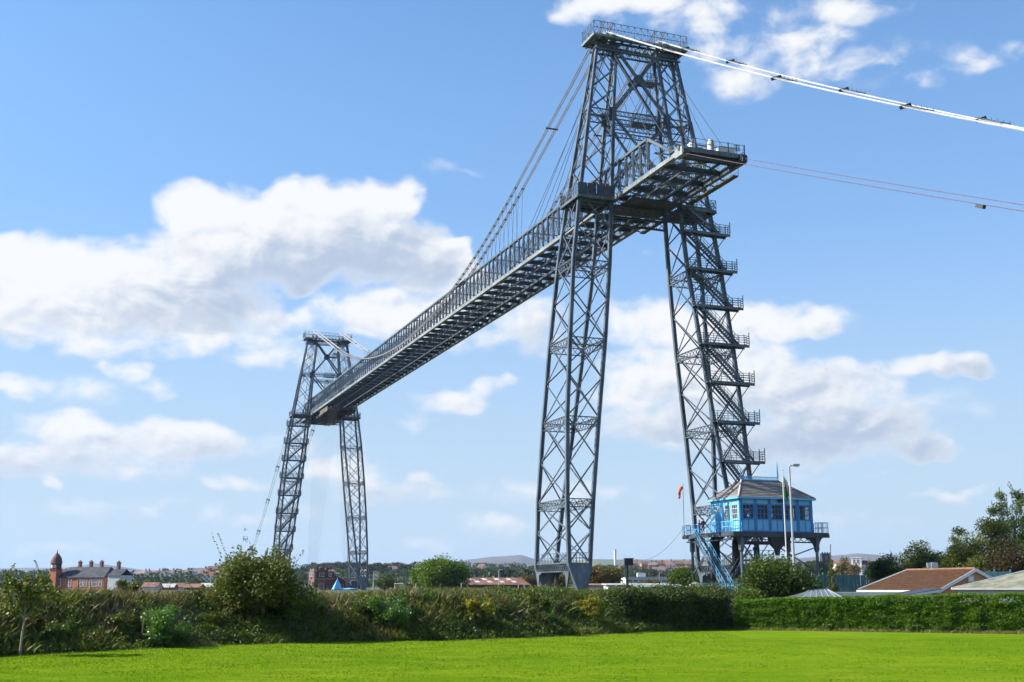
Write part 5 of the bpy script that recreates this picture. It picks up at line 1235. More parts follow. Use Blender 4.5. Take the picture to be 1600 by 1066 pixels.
for i, x in enumerate((968, 978, 1003, 1013, 1021, 1031, 1041, 1052, 1061)): far_house(3 if i % 3 else 1, x, 884 - (i % 2), 1250 + (i % 3) * 25, R(r3.uniform(-25, 15)), 'small orange brick block on the far slope right of the chimney stack', G3, 1.15)
G4 = 'grey roofed houses below the brick blocks'
for i, x in enumerate((1020, 1028, 1036, 1044, 1052, 1060)): far_house((0, 2, 1)[i % 3], x, 892 + (i % 3), 880 + (i % 2) * 40, R(r3.uniform(-50, 30)), 'small grey roofed house on the slope below the orange brick blocks', G4)
G5 = 'houses among the trees behind the far tower'
for i, (x, y) in enumerate(((508, 897), (520, 900), (533, 899), (545, 901), (556, 899), (607, 889), (624, 891), (641, 889), (648, 884), (745, 886), (700, 897))): far_house((2, 0, 1)[i % 3], x, y, 900 + (i % 4) * 70, R(r3.uniform(-40, 30)), 'small house half hidden by trees on the slope behind the far tower', G5, .9)
far_house(2, 1302, 884, 520, R(-18), 'white gabled house with grey roof left of the white villa', 'white houses among the right hand trees', .9)
far_house(0, 1311, 887, 500, R(15), 'white cottage between the slim conifer and the white villa', 'white houses among the right hand trees', .8)
p = P(1340, 871, 470); o = empty('white_villa', (p.x, 470, 3.5), R(-20)); tag(o, 'tall white villa with flat parapet among the right hand trees', 'house'); h = p.z - 3.5
m = MB(); walls(m, -2.6, 1.4, 0, 6, 0, h); m.box((-2.8, -.2, h - .3), (1.6, 6.2, h)); m.box((1.4, .8, 0), (3.8, 6, h - 2.6)); m.build('wall', M['white'], o)
for z in (h - 2.2, h - 5.0): window(o, -1.9, -1.0, z, z + 1.4, 0); window(o, -.4, .5, z, z + 1.4, 0)
gable_roof(1.4, 4.0, .8, 6, h - 2.6, h - 1.2, .2).build('roof', roofb, o)
far_house(3, 1316, 893, 440, R(5), 'low brick and tile house in front of the white villa', 'white houses among the right hand trees', .6)
# terraces of red roofs right behind the bank at left
for i, (x, yt, wd, mm, lb) in enumerate(((222, 910, 4.2, M['rust'], 'low red roofed shed next to the pale annexe behind the bank'), (246, 912, 4.6, M['concrete'], 'low grey roofed shed behind the bank, second from the pale annexe'), (268, 911, 3.4, M['rust'], 'narrow low red roofed shed in the middle of the shed row'),
        (288, 912, 4.4, roofb, 'low dark red shed second from the big bush'), (312, 911, 6.2, M['concrete'], 'wide low grey shed just left of the big bush'), (14, 909, 5.0, roofb, 'low dark roofed shed at the extreme left behind the sapling'), (52, 910, 3.8, M['rust'], 'low rusty roofed shed behind the sapling crown'))):
    p = P(x, yt, 318 + (i % 3) * 9); o = empty('low_shed', (p.x, p.y, 2.0), R(-8 + 5 * (i % 3))); tag(o, lb, 'shed'); zr = p.z - 2.0; ze = zr * .52
    m = MB(); walls(m, 0, wd, 0, 3.6, 0, ze); gable_end(m, 0, 0, 3.6, ze, zr - .1); gable_end(m, wd - .2, 0, 3.6, ze, zr - .1); m.build('wall', M['brick_dark'] if i % 2 else M['grey_wall'], o); gable_roof(0, wd, 0, 3.6, ze, zr, .2).build('roof', mm, o)

# ------------------------------------------------------------------ vegetation
LM = {
 'green': leafmat('green_leaves', [(.022, .050, .006), (.050, .095, .010), (.088, .140, .016), (.135, .185, .026)]),
 'olive': leafmat('olive_leaves', [(.028, .042, .007), (.064, .085, .013), (.110, .128, .020), (.175, .175, .030)]),
 'warm': leafmat('warm_leaves', [(.032, .050, .007), (.072, .098, .012), (.125, .148, .019), (.19, .195, .03)]),
 'dome': leafmat('dome_leaves', [(.030, .066, .007), (.066, .125, .011), (.11, .175, .017), (.16, .22, .03)]),
 'bush': leafmat('bush_leaves', [(.016, .034, .005), (.036, .068, .008), (.066, .104, .013), (.115, .155, .024)]),
 'dark': leafmat('dark_leaves', [(.012, .024, .005), (.028, .050, .009), (.050, .078, .013), (.082, .108, .020)]),
 'yellow': leafmat('yellow_leaves', [(.06, .085, .010), (.15, .155, .012), (.28, .235, .014), (.36, .28, .03)]),
 'rusty': leafmat('rusty_leaves', [(.024, .016, .009), (.048, .036, .016), (.072, .056, .022), (.10, .085, .03)]),
 'autumn': leafmat('autumn_leaves', [(.042, .042, .010), (.09, .078, .015), (.15, .105, .02), (.19, .12, .025)]),
 'silver': leafmat('glossy_leaves', [(.035, .095, .010), (.060, .140, .016), (.10, .185, .028), (.17, .25, .07)], rough=.38, spec=.5),
 'far': leafmat('far_leaves', [(.012, .024, .008), (.026, .044, .012), (.045, .068, .018), (.07, .085, .025)], scale=.06),
 'faraut': leafmat('far_autumn_leaves', [(.03, .03, .010), (.06, .050, .016), (.085, .064, .02), (.12, .08, .025)], scale=.06),
 'hedge': leafmat('hedge_leaves', [(.026, .066, .004), (.066, .140, .010), (.112, .205, .014), (.165, .255, .026)], scale=1.0, spec=.15, stretch=(2.2, 2.2, .45)),
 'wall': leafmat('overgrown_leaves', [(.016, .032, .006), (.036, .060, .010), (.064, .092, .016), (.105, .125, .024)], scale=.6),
}
def blob_set(r, w, dp, h0, h1, n, rad):
    """crown made of uneven clumps spread through an egg-shaped volume"""
    out = []
    for _ in range(n):
        while True:
            q = r.uniform(-1, 1, 3)
            if q @ q < 1: break
        z = (h0 + h1) / 2 + q[2] * (h1 - h0) / 2; k = rad * r.uniform(.55, 1.25)
        out.append((np.array([q[0] * w / 2, q[1] * dp / 2, z]), np.array([k, k, k * .8])))
    return out
def crown_leaves(r, blobs, n, size, inner=.3, droop=0.0):
    vol = np.array([b[1].prod() for b in blobs]) ** .8; cnt = np.maximum(8, (n * vol / vol.sum()).astype(int)); V = []
    for (c, rad), k in zip(blobs, cnt):
        p = shell_points(r, c, rad, k, inner); p += r.normal(size=p.shape) * .12 * rad.mean(); V.append(leaves_at(p, size, r=r))
    return np.concatenate(V)
def limbs(r, blobs, h0, base_r, lean=(0, 0), stems=1, n=14):
    m = MB()
    order = sorted(range(len(blobs)), key=lambda i: -blobs[i][0][2])[:n]
    top = max(b[0][2] for b in blobs)
    for s in range(stems):
        a = r.uniform(0, 6.28); off = np.array([math.cos(a), math.sin(a), 0]) * (base_r * 2.5 if stems > 1 else 0)
        m.tube([off + np.array([0, 0, -.2]), off * 1.3 + np.array([lean[0] * .35, lean[1] * .35, h0 * .6]), off * 1.6 + np.array([lean[0], lean[1], max(h0, top * .55)]), off + np.array([lean[0], lean[1], top * .92])], [base_r, base_r * .8, base_r * .5, base_r * .12], 7)
    for i in order:
        c = blobs[i][0]; st = np.array([lean[0] * .6, lean[1] * .6, max(h0 * .55, min(c[2] * .55, top * .6))]); md = (st + c) / 2 + np.array([0, 0, -.06 * top]) + r.normal(size=3) * .05 * top
        m.tube([st, md, c], [base_r * .42, base_r * .26, base_r * .06], 5)
    return m
def plant(name, loc, w, h, label, cat, lm, seed, nb=16, n=6000, size=.14, h0=.2, rad=None, trunk=.12, stems=1, group=None, wisps=0, dp=None, bark='bark', inner=.3, rz=None, lean=(0, 0)):
    r = np.random.default_rng(seed); root = empty(name, loc, 0); tag(root, label, cat, group)
    rad = rad or .32 * min(w, h); bl = blob_set(r, w - rad * 1.2, (dp or w) - rad * 1.2, h0 * h + rad * .6, h - rad * .7, nb, rad)
    V = crown_leaves(r, bl, n, size, inner)
    if wisps:
        m = []
        for _ in range(wisps):     # long whippy shoots standing out of the crown
            c = bl[r.integers(len(bl))][0]; a = r.uniform(0, 6.28); L = r.uniform(.5, 1.0) * rad * 1.6; d = np.array([math.cos(a) * .6, math.sin(a) * .6, 1.0 + r.uniform(-.3, .3)]); t = r.random(26)[:, None]
            m.append(leaves_at(c + d * (rad * .6 + t * L) + r.normal(size=(26, 3)) * .03, size * .8, r=r))
        V = np.concatenate([V] + m)
    me = quads_mesh('crown', V, lm); link(bpy.data.objects.new('crown', me), root)
    limbs(r, bl, h0 * h, trunk, lean, stems).build('trunk', M[bark], root)
    return root
def on_ground(x, d): p = P(x, HOR, d); return (p.x, d, float(ground_h(p.x, d)) - .05)
def d_behind_toe(x, t):
    """ground distance at which the sight line of photo column x is t metres behind the foot of the bank"""
    lo, hi = 30.0, 150.0
    for _ in range(40):
        m_ = (lo + hi) / 2; p = P(x, HOR, m_)
        if float(toe_dist(np.array(p.x), np.array(m_))[0]) < t: lo = m_
        else: hi = m_
    return lo
def bush_px(name, x, ytop, wpx, d, label, cat, lm, seed, zb=None, **k):
    if d < 20: d = d_behind_toe(x, d)
    p = P(x, ytop, d); z = float(ground_h(p.x, d)) - .08 if zb is None else zb
    return plant(name, (p.x, d, z), wpx / FPX * d, p.z - z, label, cat, lm, seed, **k)
# plants on and before the bank
bush_px('bush', 408, 860, 165, 2.6, 'big dense olive green bush rising above the bank in front of the far tower', 'bush', LM['olive'], 21, nb=46, n=34000, size=.17, h0=-.06, trunk=.13, stems=4, wisps=56, rad=1.0, inner=.15)
bush_px('sapling', 42, 888, 100, -.3, 'thin young tree with pale trunk at the left edge of the lawn', 'tree', LM['warm'], 22, nb=30, n=2300, size=.17, h0=.40, trunk=.06, rad=.34, wisps=26, zb=.05, bark='palebark', lean=(.1, 0))
bush_px('shrub', 232, 932, 108, .9, 'bright glossy leaved shrub on the bank left of the big bush', 'shrub', LM['silver'], 23, nb=14, n=5200, size=.16, h0=-.1, trunk=.05, stems=3, rad=.55, wisps=10)
bush_px('shrub', 606, 922, 84, 1.8, 'bright glossy leaved shrub on the bank below the round green tree', 'shrub', LM['silver'], 24, nb=13, n=4600, size=.16, h0=-.1, trunk=.05, stems=3, rad=.5, wisps=10)
bush_px('shrub', 990, 924, 64, 2.2, 'rounded bright green shrub on the bank below the floodlight', 'shrub', LM['silver'], 25, nb=12, n=3600, size=.16, h0=-.1, trunk=.05, stems=3, rad=.5)
for x, yt, w, d, sd, lm, lb in ((748, 925, 50, 1.2, 31, 'yellow', 'thin yellow leaved sapling on the bank below the rusty shed'), (838, 922, 46, 1.2, 32, 'warm', 'thin yellow green sapling at the foot of the near left leg'), (925, 923, 44, 1.2, 33, 'yellow', 'thin golden sapling on the bank right of the near left leg')):
    bush_px('sapling', x, yt, w, d, lb, 'sapling', LM[lm], sd, nb=20, n=900, size=.2, h0=.16, trunk=.035, rad=.24, wisps=12)
for x, yt, w, d, sd, lb in ((195, 903, 26, 7.5, 41, 'upright leafy bush on the bank top in front of the pale annexe'), (207, 907, 22, 7.8, 42, 'smaller upright bush on the bank top right of the pale annexe')):
    bush_px('bush', x, yt, w, d, lb, 'bush', LM['olive'], sd, nb=9, n=1500, size=.13, h0=.02, trunk=.04, rad=.3)
bush_px('bush', 1212, 862, 142, 98, 'large rounded green bush in front of the winding house columns', 'bush', LM['bush'], 26, zb=.6, nb=54, n=32000, size=.2, h0=-.05, trunk=.16, stems=4, rad=1.35, inner=.3, dp=6)
bush_px('bush', 1165, 915, 46, 90, 'low green bush at the corner between the two hedges', 'bush', LM['green'], 27, zb=.3, nb=14, n=5000, size=.17, h0=.02, trunk=.08, stems=3, rad=.8)
p = P(1297, 853, 118); r = np.random.default_rng(5); root = empty('conifer', (p.x, 118, .4)); tag(root, 'slim upright conifer with bare tip beside the teal fence', 'tree'); h = p.z - .4; bl = []
for i in range(40): t = r.random(); a = r.uniform(0, 6.28); q = (1 - t) * .75; bl.append((np.array([q * math.cos(a) * .7, q * math.sin(a) * .7, .3 + t * (h - 1.2)]), np.array([.3, .3, .34]) * (1.15 - .6 * t)))
link(bpy.data.objects.new('crown', quads_mesh('crown', crown_leaves(r, bl, 4200, .13), LM['olive'])), root); m = MB(); m.tube([(0, 0, 0), (0, 0, h)], [.1, .02], 6); m.tube([(0, 0, h - .5), (.06, 0, h + .15)], .05, 5); m.build('trunk', M['bark'], root)
# trees
for x, yt, w, d, lm, lb, sd, k in (
 (694, 864, 62, 190, 'dome', 'broad round green tree left of the rusty shed', 51, dict(nb=44, n=17000, size=.34, rad=2.0, dp=8, h0=-.05)),
 (660, 876, 26, 200, 'dome', 'paler green tree overlapping the left side of the broad round tree', 52, dict(nb=20, n=5000, size=.34, rad=1.4)),
 (606, 902, 30, 230, 'dark', 'small dark round tree between the far tower and goal frame', 53, dict(nb=14, n=2200, size=.34, rad=1.0)),
 (1378, 856, 40, 140, 'dark', 'dark tree at the left end of the right hand tree row', 54, dict(nb=24, n=6800, size=.24, rad=1.2)),
 (1408, 868, 44, 138, 'dark', 'low dark tree behind the left end of the tiled roof', 55, dict(nb=18, n=5600, size=.24, rad=1.1)),
 (1436, 843, 50, 142, 'warm', 'green tree rising behind the twin white boards, left of them', 56, dict(nb=28, n=9600, size=.24, rad=1.35)),
 (1464, 855, 50, 139, 'warm', 'broad low olive tree directly behind the twin white boards', 541, dict(nb=22, n=8000, size=.24, rad=1.3)),
 (1484, 836, 46, 146, 'warm', 'olive tree behind the twin white boards, right of them', 57, dict(nb=28, n=9000, size=.24, rad=1.35)),
 (1518, 822, 56, 148, 'warm', 'yellowish green tree behind the brick gable', 58, dict(nb=34, n=13000, size=.25, rad=1.6)),
 (1528, 858, 44, 126, 'olive', 'low olive bush between the brick gable and the copper tree', 542, dict(nb=18, n=5600, size=.22, rad=1.1)),
 (1545, 805, 50, 158, 'warm', 'leafy green tree under the left side of the tall airy tree', 543, dict(nb=26, n=8600, size=.26, rad=1.4, inner=.1)),
 (1572, 836, 68, 124, 'rusty', 'dark copper leaved tree at the right above the mossy shed', 59, dict(nb=30, n=13000, size=.2, rad=1.3)),
 (1625, 830, 60, 122, 'rusty', 'copper leaved tree cut by the right edge of the picture', 62, dict(nb=22, n=7000, size=.2, rad=1.3)),
 (1578, 752, 70, 165, 'green', 'tall airy tree with gaps in its crown at upper right', 60, dict(nb=80, n=9000, size=.25, rad=.8, h0=.2, wisps=80, inner=.05)),
 (1618, 782, 50, 150, 'green', 'green tree on the right edge beside the tall airy tree', 61, dict(nb=34, n=11000, size=.25, rad=1.4)),
 (1496, 822, 36, 158, 'olive', 'thin pale tree behind the olive tree of the right hand row', 63, dict(nb=24, n=4600, size=.24, rad=.9, inner=.1)),
 (930, 880, 30, 230, 'autumn', 'orange brown tree just right of the near left leg', 64, dict(nb=14, n=2600, size=.4, rad=1.2)),
 (952, 884, 34, 240, 'autumn', 'rounded golden brown tree left of the floodlight', 65, dict(nb=14, n=2600, size=.4, rad=1.3)),
 (905, 882, 34, 250, 'olive', 'olive tree behind the foot of the near left leg', 66, dict(nb=14, n=2600, size=.4, rad=1.3)),
 (1018, 905, 28, 210, 'autumn', 'low golden bush in front of the long grey factory', 67, dict(nb=10, n=1600, size=.34, rad=.8)),
 (1056, 893, 26, 200, 'autumn', 'golden green tree at the right end of the grey factory', 68, dict(nb=12, n=2000, size=.34, rad=1.0)),
 (1076, 882, 44, 190, 'green', 'green tree left of the winding house columns', 69, dict(nb=18, n=3800, size=.32, rad=1.4)),
 (875, 893, 24, 240, 'autumn', 'low golden tree seen through the foot of the near left leg', 70, dict(nb=10, n=1500, size=.36, rad=1.0)),
 (826, 895, 26, 300, 'autumn', 'small golden tree at the right end of the rusty roof', 71, dict(nb=10, n=1500, size=.4, rad=1.2)),
 (1320, 868, 40, 420, 'autumn', 'brownish round tree above the white cottage', 72, dict(nb=14, n=2600, size=.6, rad=2.4)),
 (1262, 872, 34, 430, 'far', 'dark green tree right of the winding house columns', 73, dict(nb=14, n=2600, size=.6, rad=2.2)),
 (1362, 872, 26, 330, 'far', 'dark tree right of the white villa', 74, dict(nb=12, n=2200, size=.5, rad=1.7)),
 (545, 901, 30, 345, 'dark', 'dark spreading tree behind the blue gondola roof', 75, dict(nb=16, n=3000, size=.5, rad=1.6)),
):
    k = {'h0': .06, 'trunk': .2, **k}; w *= 1.28; k['n'] = int(k['n'] * 1.7); k['nb'] = int(k['nb'] * 1.35)
    bush_px('tree', x, yt, w, d, lb, 'tree', LM[lm], sd, zb=.3 if x > 1290 else (2.3 if d < 400 else None), **k)

# far individual trees in the hillside, a few meshes copied
fr = np.random.default_rng(77); fmeshes = []
for i in range(6):
    bl = blob_set(fr, 5.5, 5.5, 1.5, 8.2, 16, 1.7); V = crown_leaves(fr, bl, 900, 1.0); fmeshes.append([quads_mesh('crown', V, LM['far'] if i < 4 else LM['faraut']), V])
trunk_me = MB().tube([(0, 0, -2), (0, 0, 5)], [.3, .15], 6).mesh('trunk', M['bark'])
def far_tree(x, ytop, d, sc, label, group, kind=None):
    p = P(x, ytop, d); k = int(fr.integers(0, 6)) if kind is None else kind; o = empty('tree', (p.x, d, p.z - 8.8 * sc), float(fr.uniform(0, 6))); o.scale = (sc * float(fr.uniform(.85, 1.25)), sc * float(fr.uniform(.85, 1.25)), sc); tag(o, ('orange brown ' if k > 3 else 'dark green ') + label, 'tree', group)
    link(bpy.data.objects.new('crown', fmeshes[k][0]), o); link(bpy.data.objects.new('trunk', trunk_me), o)
G = 'trees on the wooded slope behind the far tower'
for i in range(62):
    x = 445 + i * 4.1 + fr.uniform(-2, 2)
    far_tree(x, 876 + fr.uniform(0, 8) + (8 if x < 480 else 0), 980 + fr.uniform(-60, 60), fr.uniform(.9, 1.3), 'round crowned tree on the skyline of the slope behind the far tower', G)
G = 'trees on the far slope below the flat topped hill'
for i in range(34):
    x = 742 + i * 3.4; far_tree(x, 884 + fr.uniform(0, 7), 760 + fr.uniform(-60, 60), fr.uniform(.75, 1.1), 'tree on the far slope below the blue flat topped hill', G)
G = 'trees scattered among the left hillside houses'
for i, (x, y, k) in enumerate(((213, 890, 0), (220, 890, 1), (231, 892, 2), (256, 887, 3), (260, 887.5, 1), (272, 889, 0), (281, 889, 2), (298, 886.5, 3), (303, 887, 1), (309, 888, 0), (328, 886, 2), (336, 885, 3), (345, 885.5, 1), (228, 899, 0), (236, 901, 2), (246, 900, 1), (262, 899, 3), (272, 899, 0), (279, 898, 2), (289, 899, 4), (311, 899, 1), (240, 902, 3))):
    far_tree(x, y, 1000 if y < 893 else 860, .8 if y < 893 else 1.0, 'tree among the pale hillside houses left of the big bush', G, k)
G = 'trees among the brick blocks on the far slope'
for i in range(44):
    x = fr.uniform(895, 1075); far_tree(x, 889 + fr.uniform(-3, 9), 800 + fr.uniform(-150, 200), fr.uniform(.7, 1.0), 'tree on the far slope around the orange brick blocks', G)
G = 'trees on the slope right of the winding house'
for i in range(34):
    x = fr.uniform(1235, 1370); far_tree(x, 874 + fr.uniform(0, 14), 640 + fr.uniform(-80, 100), fr.uniform(.7, 1.1), 'tree on the slope between winding house and white villa', G)
G = 'trees at the foot of the slope at far left'
for i in range(16):
    x = fr.uniform(-30, 80); far_tree(x, 897 + fr.uniform(-2, 8), 700 + fr.uniform(-80, 100), fr.uniform(.7, 1.0), 'tree on the low skyline left of the turret', G)
# far woodland reading as one mass
Vs = []
for i in range(1500):
    x = fr.uniform(-250, 1750); d = fr.uniform(620, 1500); p = P(x, 900, d); z = float(ground_h(p.x, d))
    if 985 < x < 1075 and d > 820 and fr.random() < .55: continue
    if 195 < x < 350 and d > 760 and fr.random() < .7: continue
    h = fr.uniform(5, 8.5); c = np.array([p.x, d, z + h * .5]); Vs.append(leaves_at(shell_points(fr, c, (h * .5, h * .5, h * .52), 70, .6), 1.7, r=fr))
for i in range(420):
    x = fr.uniform(-150, 1330); d = fr.uniform(455, 640); p = P(x, 900, d); z = float(ground_h(p.x, d))
    if 965 < x < 1085 or 700 < x < 735: continue
    h = fr.uniform(1.8, 4.2); c = np.array([p.x, d, z + h * .45]); Vs.append(leaves_at(shell_points(fr, c, (h * .9, h * .9, h * .55), 60, .6), 1.2, r=fr))
tag(link(bpy.data.objects.new('far_woodland', quads_mesh('far_woodland', np.concatenate(Vs), LM['far']))), kind='stuff', label='distant woodland covering the low hills', cat='woodland')

# ------------------------------------------------------------------ bank cover
def bank_pts(n, t0, t1, r, s0=-14, s1=None):
    ts = (TOE - TOE[0]) @ tdir; tt = (TOE - TOE[0]) @ tnor; s1 = ts[-1] + 1.0 if s1 is None else s1
    s = r.uniform(s0, s1, n); t = r.uniform(t0, t1, n) + np.interp(s, ts, tt); x = TOE[0, 0] + s * tdir[0] + t * tnor[0]; y = TOE[0, 1] + s * tdir[1] + t * tnor[1]
    return x, y, ground_h(x, y), s
def blades(x, y, z, h, w, lean, r, wind=(.5, .1)):
    k = len(x); a = r.uniform(0, 6.28, k); base = np.stack([x, y, z - .05], -1); d = np.stack([np.cos(a), np.sin(a), np.zeros(k)], -1)
    ln = r.normal(size=(k, 2)) * lean[:, None] + np.array(wind) * lean[:, None]; tip = base + np.stack([ln[:, 0] * h, ln[:, 1] * h, h], -1); mid = base + (tip - base) * .55 + np.stack([-ln[:, 0] * h * .12, -ln[:, 1] * h * .12, h * .06], -1)
    V = np.empty((k, 4, 3)); V[:, 0] = base - d * w[:, None]; V[:, 1] = base + d * w[:, None]; V[:, 2] = mid + d * w[:, None] * .8; V[:, 3] = tip
    return V
br = np.random.default_rng(90)
grassmat = leafmat('rough_grass', [(.032, .060, .007), (.080, .110, .013), (.145, .158, .026), (.215, .195, .055)], scale=.5, trans=.3, rough=.7)
strawmat = leafmat('dry_grass', [(.08, .066, .032), (.135, .11, .055), (.20, .165, .085), (.26, .22, .125)], scale=.8, trans=.25, rough=.75)
x, y, z, s = bank_pts(120000, -.15, 13, br); nz = vnoise(x, y, .45, 4)
keep = br.random(len(x)) < .35 + .65 * nz; x, y, z, nz = x[keep], y[keep], z[keep], nz[keep]
h = (.16 + .42 * nz * br.uniform(.4, 1.3, len(x))); V = blades(x, y, z, h, br.uniform(.010, .024, len(x)), br.uniform(.15, .7, len(x)), br, (.08, .02))
tag(link(bpy.data.objects.new('rough_grass', quads_mesh('rough_grass', V, grassmat))), 'uncut green grass covering the bank behind the lawn', 'grass', kind='stuff')
x, y, z, s = bank_pts(78000, 1.2, 9, br); nz = vnoise(x, y, .28, 9); keep = (nz > br.uniform(.30, .85, len(x))) & (br.random(len(x)) < np.clip(1.15 - s / 55, .25, 1)); x, y, z = x[keep], y[keep], z[keep]
V = blades(x, y, z, br.uniform(.25, .66, len(x)), br.uniform(.006, .013, len(x)), br.uniform(.2, .7, len(x)), br, (.1, .03))
tag(link(bpy.data.objects.new('dry_grass', quads_mesh('dry_grass', V, strawmat))), 'tall straw coloured grass in drifts on the bank', 'grass', kind='stuff')
x, y, z, s = bank_pts(15000, 3.2, 9.5, br, s0=-16); nz = vnoise(x, y, .5, 19); keep = (nz > br.uniform(.25, .8, len(x))) & (s < 40); x, y, z = x[keep], y[keep], z[keep]
V = blades(x, y, z, br.uniform(.35, .95, len(x)), br.uniform(.007, .014, len(x)), br.uniform(.1, .45, len(x)), br, (.15, .05))
tag(link(bpy.data.objects.new('crest_grass', quads_mesh('crest_grass', V, strawmat))), 'tall seeding straw grass along the crest of the bank', 'grass', kind='stuff')
# brambles: many low mounds of leaves
Vs = []
x, y, z, s = bank_pts(2600, .0, 8.0, br)
smax = ((TOE - TOE[0]) @ tdir)[-1]
for xx, yy, zz, ss in zip(x, y, z, s):
    tt_ = float(toe_dist(np.array(xx), np.array(yy))[0]); dense = vnoise(xx, yy, .22, 12) + .42 * (ss / smax) - .22 + (.30 if tt_ < 2.2 else -.05)
    if dense < .26 + .30 * br.random(): continue
    rad = br.uniform(.18, .62) * (.7 + .5 * ss / smax); c = np.array([xx, yy, zz + rad * .25]); Vs.append(leaves_at(shell_points(br, c, (rad * 1.25, rad * 1.25, rad * .8), int(230 * rad + 50), .5), .13, r=br))
tag(link(bpy.data.objects.new('bramble_undergrowth', quads_mesh('bramble_undergrowth', np.concatenate(Vs), leafmat('bramble_leaves', [(.016, .038, .005), (.045, .080, .010), (.086, .125, .017), (.145, .165, .030)], scale=.5)))), 'low bramble mounds and weeds spread over the bank', 'undergrowth', kind='stuff')

wr = np.random.default_rng(404)
for i in range(26):
    x = 20 + i * 43 + wr.uniform(-15, 15); t = wr.uniform(.6, 4.0); d = d_behind_toe(x, t); p = P(x, HOR, d); z = float(ground_h(p.x, d)) - .05
    k = ('green', 'olive', 'wall', 'silver', 'autumn')[int(wr.integers(0, 5)) if i % 4 else 1]; hgt = wr.uniform(.6, 1.25); wdt = wr.uniform(.9, 2.1)
    look = {'green': 'green', 'olive': 'olive green', 'wall': 'dull dark green', 'silver': 'fresh green', 'autumn': 'yellow brown'}[k]
    where = ('left of the big bush' if x < 330 else 'under the big bush' if x < 480 else 'left of the round green tree' if x < 640 else 'below the rusty shed' if x < 830 else 'below the near left tower leg' if x < 950 else 'before the overgrown hedge')
    plant('weed_clump', (p.x, d, z), wdt, hgt, f'{"tall" if hgt > .9 else "low"} {look} weed clump {"high on" if t > 2.3 else "low on"} the bank {where}', 'weed', LM[k], 500 + i, nb=9, n=int(520 * wdt), size=.13, h0=-.1, trunk=.02, rad=.3, wisps=8, group='weed clumps on the bank')

# overgrown hedge at the right end of the bank, then the trimmed hedge
def hedge(name, pts, h0, h1, depth, label, lm, n, size, seed, ragged=.12, core=(.022, .04, .008), round_top=.25, back=1):
    r = np.random.default_rng(seed); root = empty(name, (pts[0][0], pts[0][1], 0)); tag(root, label, 'hedge'); P0 = np.array(pts[0]); pp = np.array(pts, float) - P0; seg = np.linalg.norm(np.diff(pp, axis=0), axis=1); L = seg.sum(); cum = np.concatenate([[0], np.cumsum(seg)])
    def at(s): i = np.clip(np.searchsorted(cum, s, side='right') - 1, 0, len(seg) - 1); f = (s - cum[i]) / seg[i]; d = (pp[i + 1] - pp[i]) / seg[i][..., None]; return pp[i] + (pp[i + 1] - pp[i]) * f[..., None], np.stack([-d[..., 1], d[..., 0]], -1)
    k = r.random(n); s = r.uniform(-.1, L + .1, n); c, nn = at(np.clip(s, 0, L)); H = h0 + (h1 - h0) * s / L + (vnoise(s, s * 0, .8, seed) - .5) * ragged * 1.6
    t = np.zeros(n); z = np.zeros(n); bump = (vnoise(s, s * 0 + 3.3, 1.3, seed + 2) - .5) * ragged * 2
    front = k < .56; top = (k >= .56) & (k < .86); bk = k >= .86
    z[front] = r.random(front.sum()) ** .9 * H[front]; t[front] = 0 + bump[front] + (vnoise(s[front], z[front] * 3, 1.6, seed + 5) - .5) * ragged * 2.2 + round_top * np.clip(z[front] / H[front] - .75, 0, 1) ** 2 * 8 * .3
    t[top] = r.random(top.sum()) * depth; z[top] = H[top] - round_top * .4 * (np.abs(t[top] / depth - .5) * 2) ** 3; t[bk] = depth + bump[bk]; z[bk] = r.random(bk.sum()) * H[bk]
    pos = np.concatenate([c + nn * (t * back)[:, None], z[:, None]], 1) + r.normal(size=(n, 3)) * ragged * .5
    pos[:, 2] = np.maximum(pos[:, 2], .02)
    ends = []
    for e_ in (0, L):
        c0, n0 = at(np.array([e_])); m_ = int(n * .02) + 400; tt = r.random(m_) * depth; zz = r.random(m_) * (h0 if e_ == 0 else h1); dd = (pp[1] - pp[0]) / seg[0] if e_ == 0 else (pp[-1] - pp[-2]) / seg[-1]
        ends.append(np.concatenate([c0 + n0 * (tt * back)[:, None] + dd * r.normal(size=(m_, 1)) * ragged, zz[:, None]], 1))
    pos = np.concatenate([pos] + ends)
    link(bpy.data.objects.new('foliage', quads_mesh('foliage', leaves_at(pos, size, .1, r=r), lm)), root)
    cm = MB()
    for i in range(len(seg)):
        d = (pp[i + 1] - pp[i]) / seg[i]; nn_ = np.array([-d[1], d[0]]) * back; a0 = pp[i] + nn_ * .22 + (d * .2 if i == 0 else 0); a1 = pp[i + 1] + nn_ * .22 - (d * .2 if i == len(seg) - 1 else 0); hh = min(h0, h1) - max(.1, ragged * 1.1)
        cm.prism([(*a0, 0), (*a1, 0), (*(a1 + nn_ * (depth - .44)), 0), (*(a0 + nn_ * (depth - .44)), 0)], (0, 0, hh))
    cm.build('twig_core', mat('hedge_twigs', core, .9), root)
    return root
hl, hr2 = P(1146, 938, HEDGE[0, 1]).z, P(1620, 925, HEDGE[1, 1]).z
hedge('trimmed_hedge', [tuple(HEDGE[0]), tuple(HEDGE[1]), tuple(HEDGE[2])], hl, hr2, 1.6, 'long neatly trimmed bright green hedge along the right side of the lawn', LM['hedge'], 150000, .115, 101, .10)
e0, e1 = np.array(gz(1148, 984)), None
q0 = P(1142, 925, HEDGE[0, 1] + .6); hh = q0.z
dirb = -tdir
o0 = TOE[-1] + tnor * .5 - tdir * .35; o1 = TOE[-1] + tnor * .9 + dirb * 5.0; o2 = TOE[-1] + tnor * 2.6 + dirb * 10
hedge('overgrown_hedge', [tuple(o2), tuple(o1), tuple(o0)], hh * .93, hh * 1.0, 3.0, 'dark overgrown hedge at the right end of the bank, shaded side to the lawn', LM['wall'], 42000, .15, 102, .42)
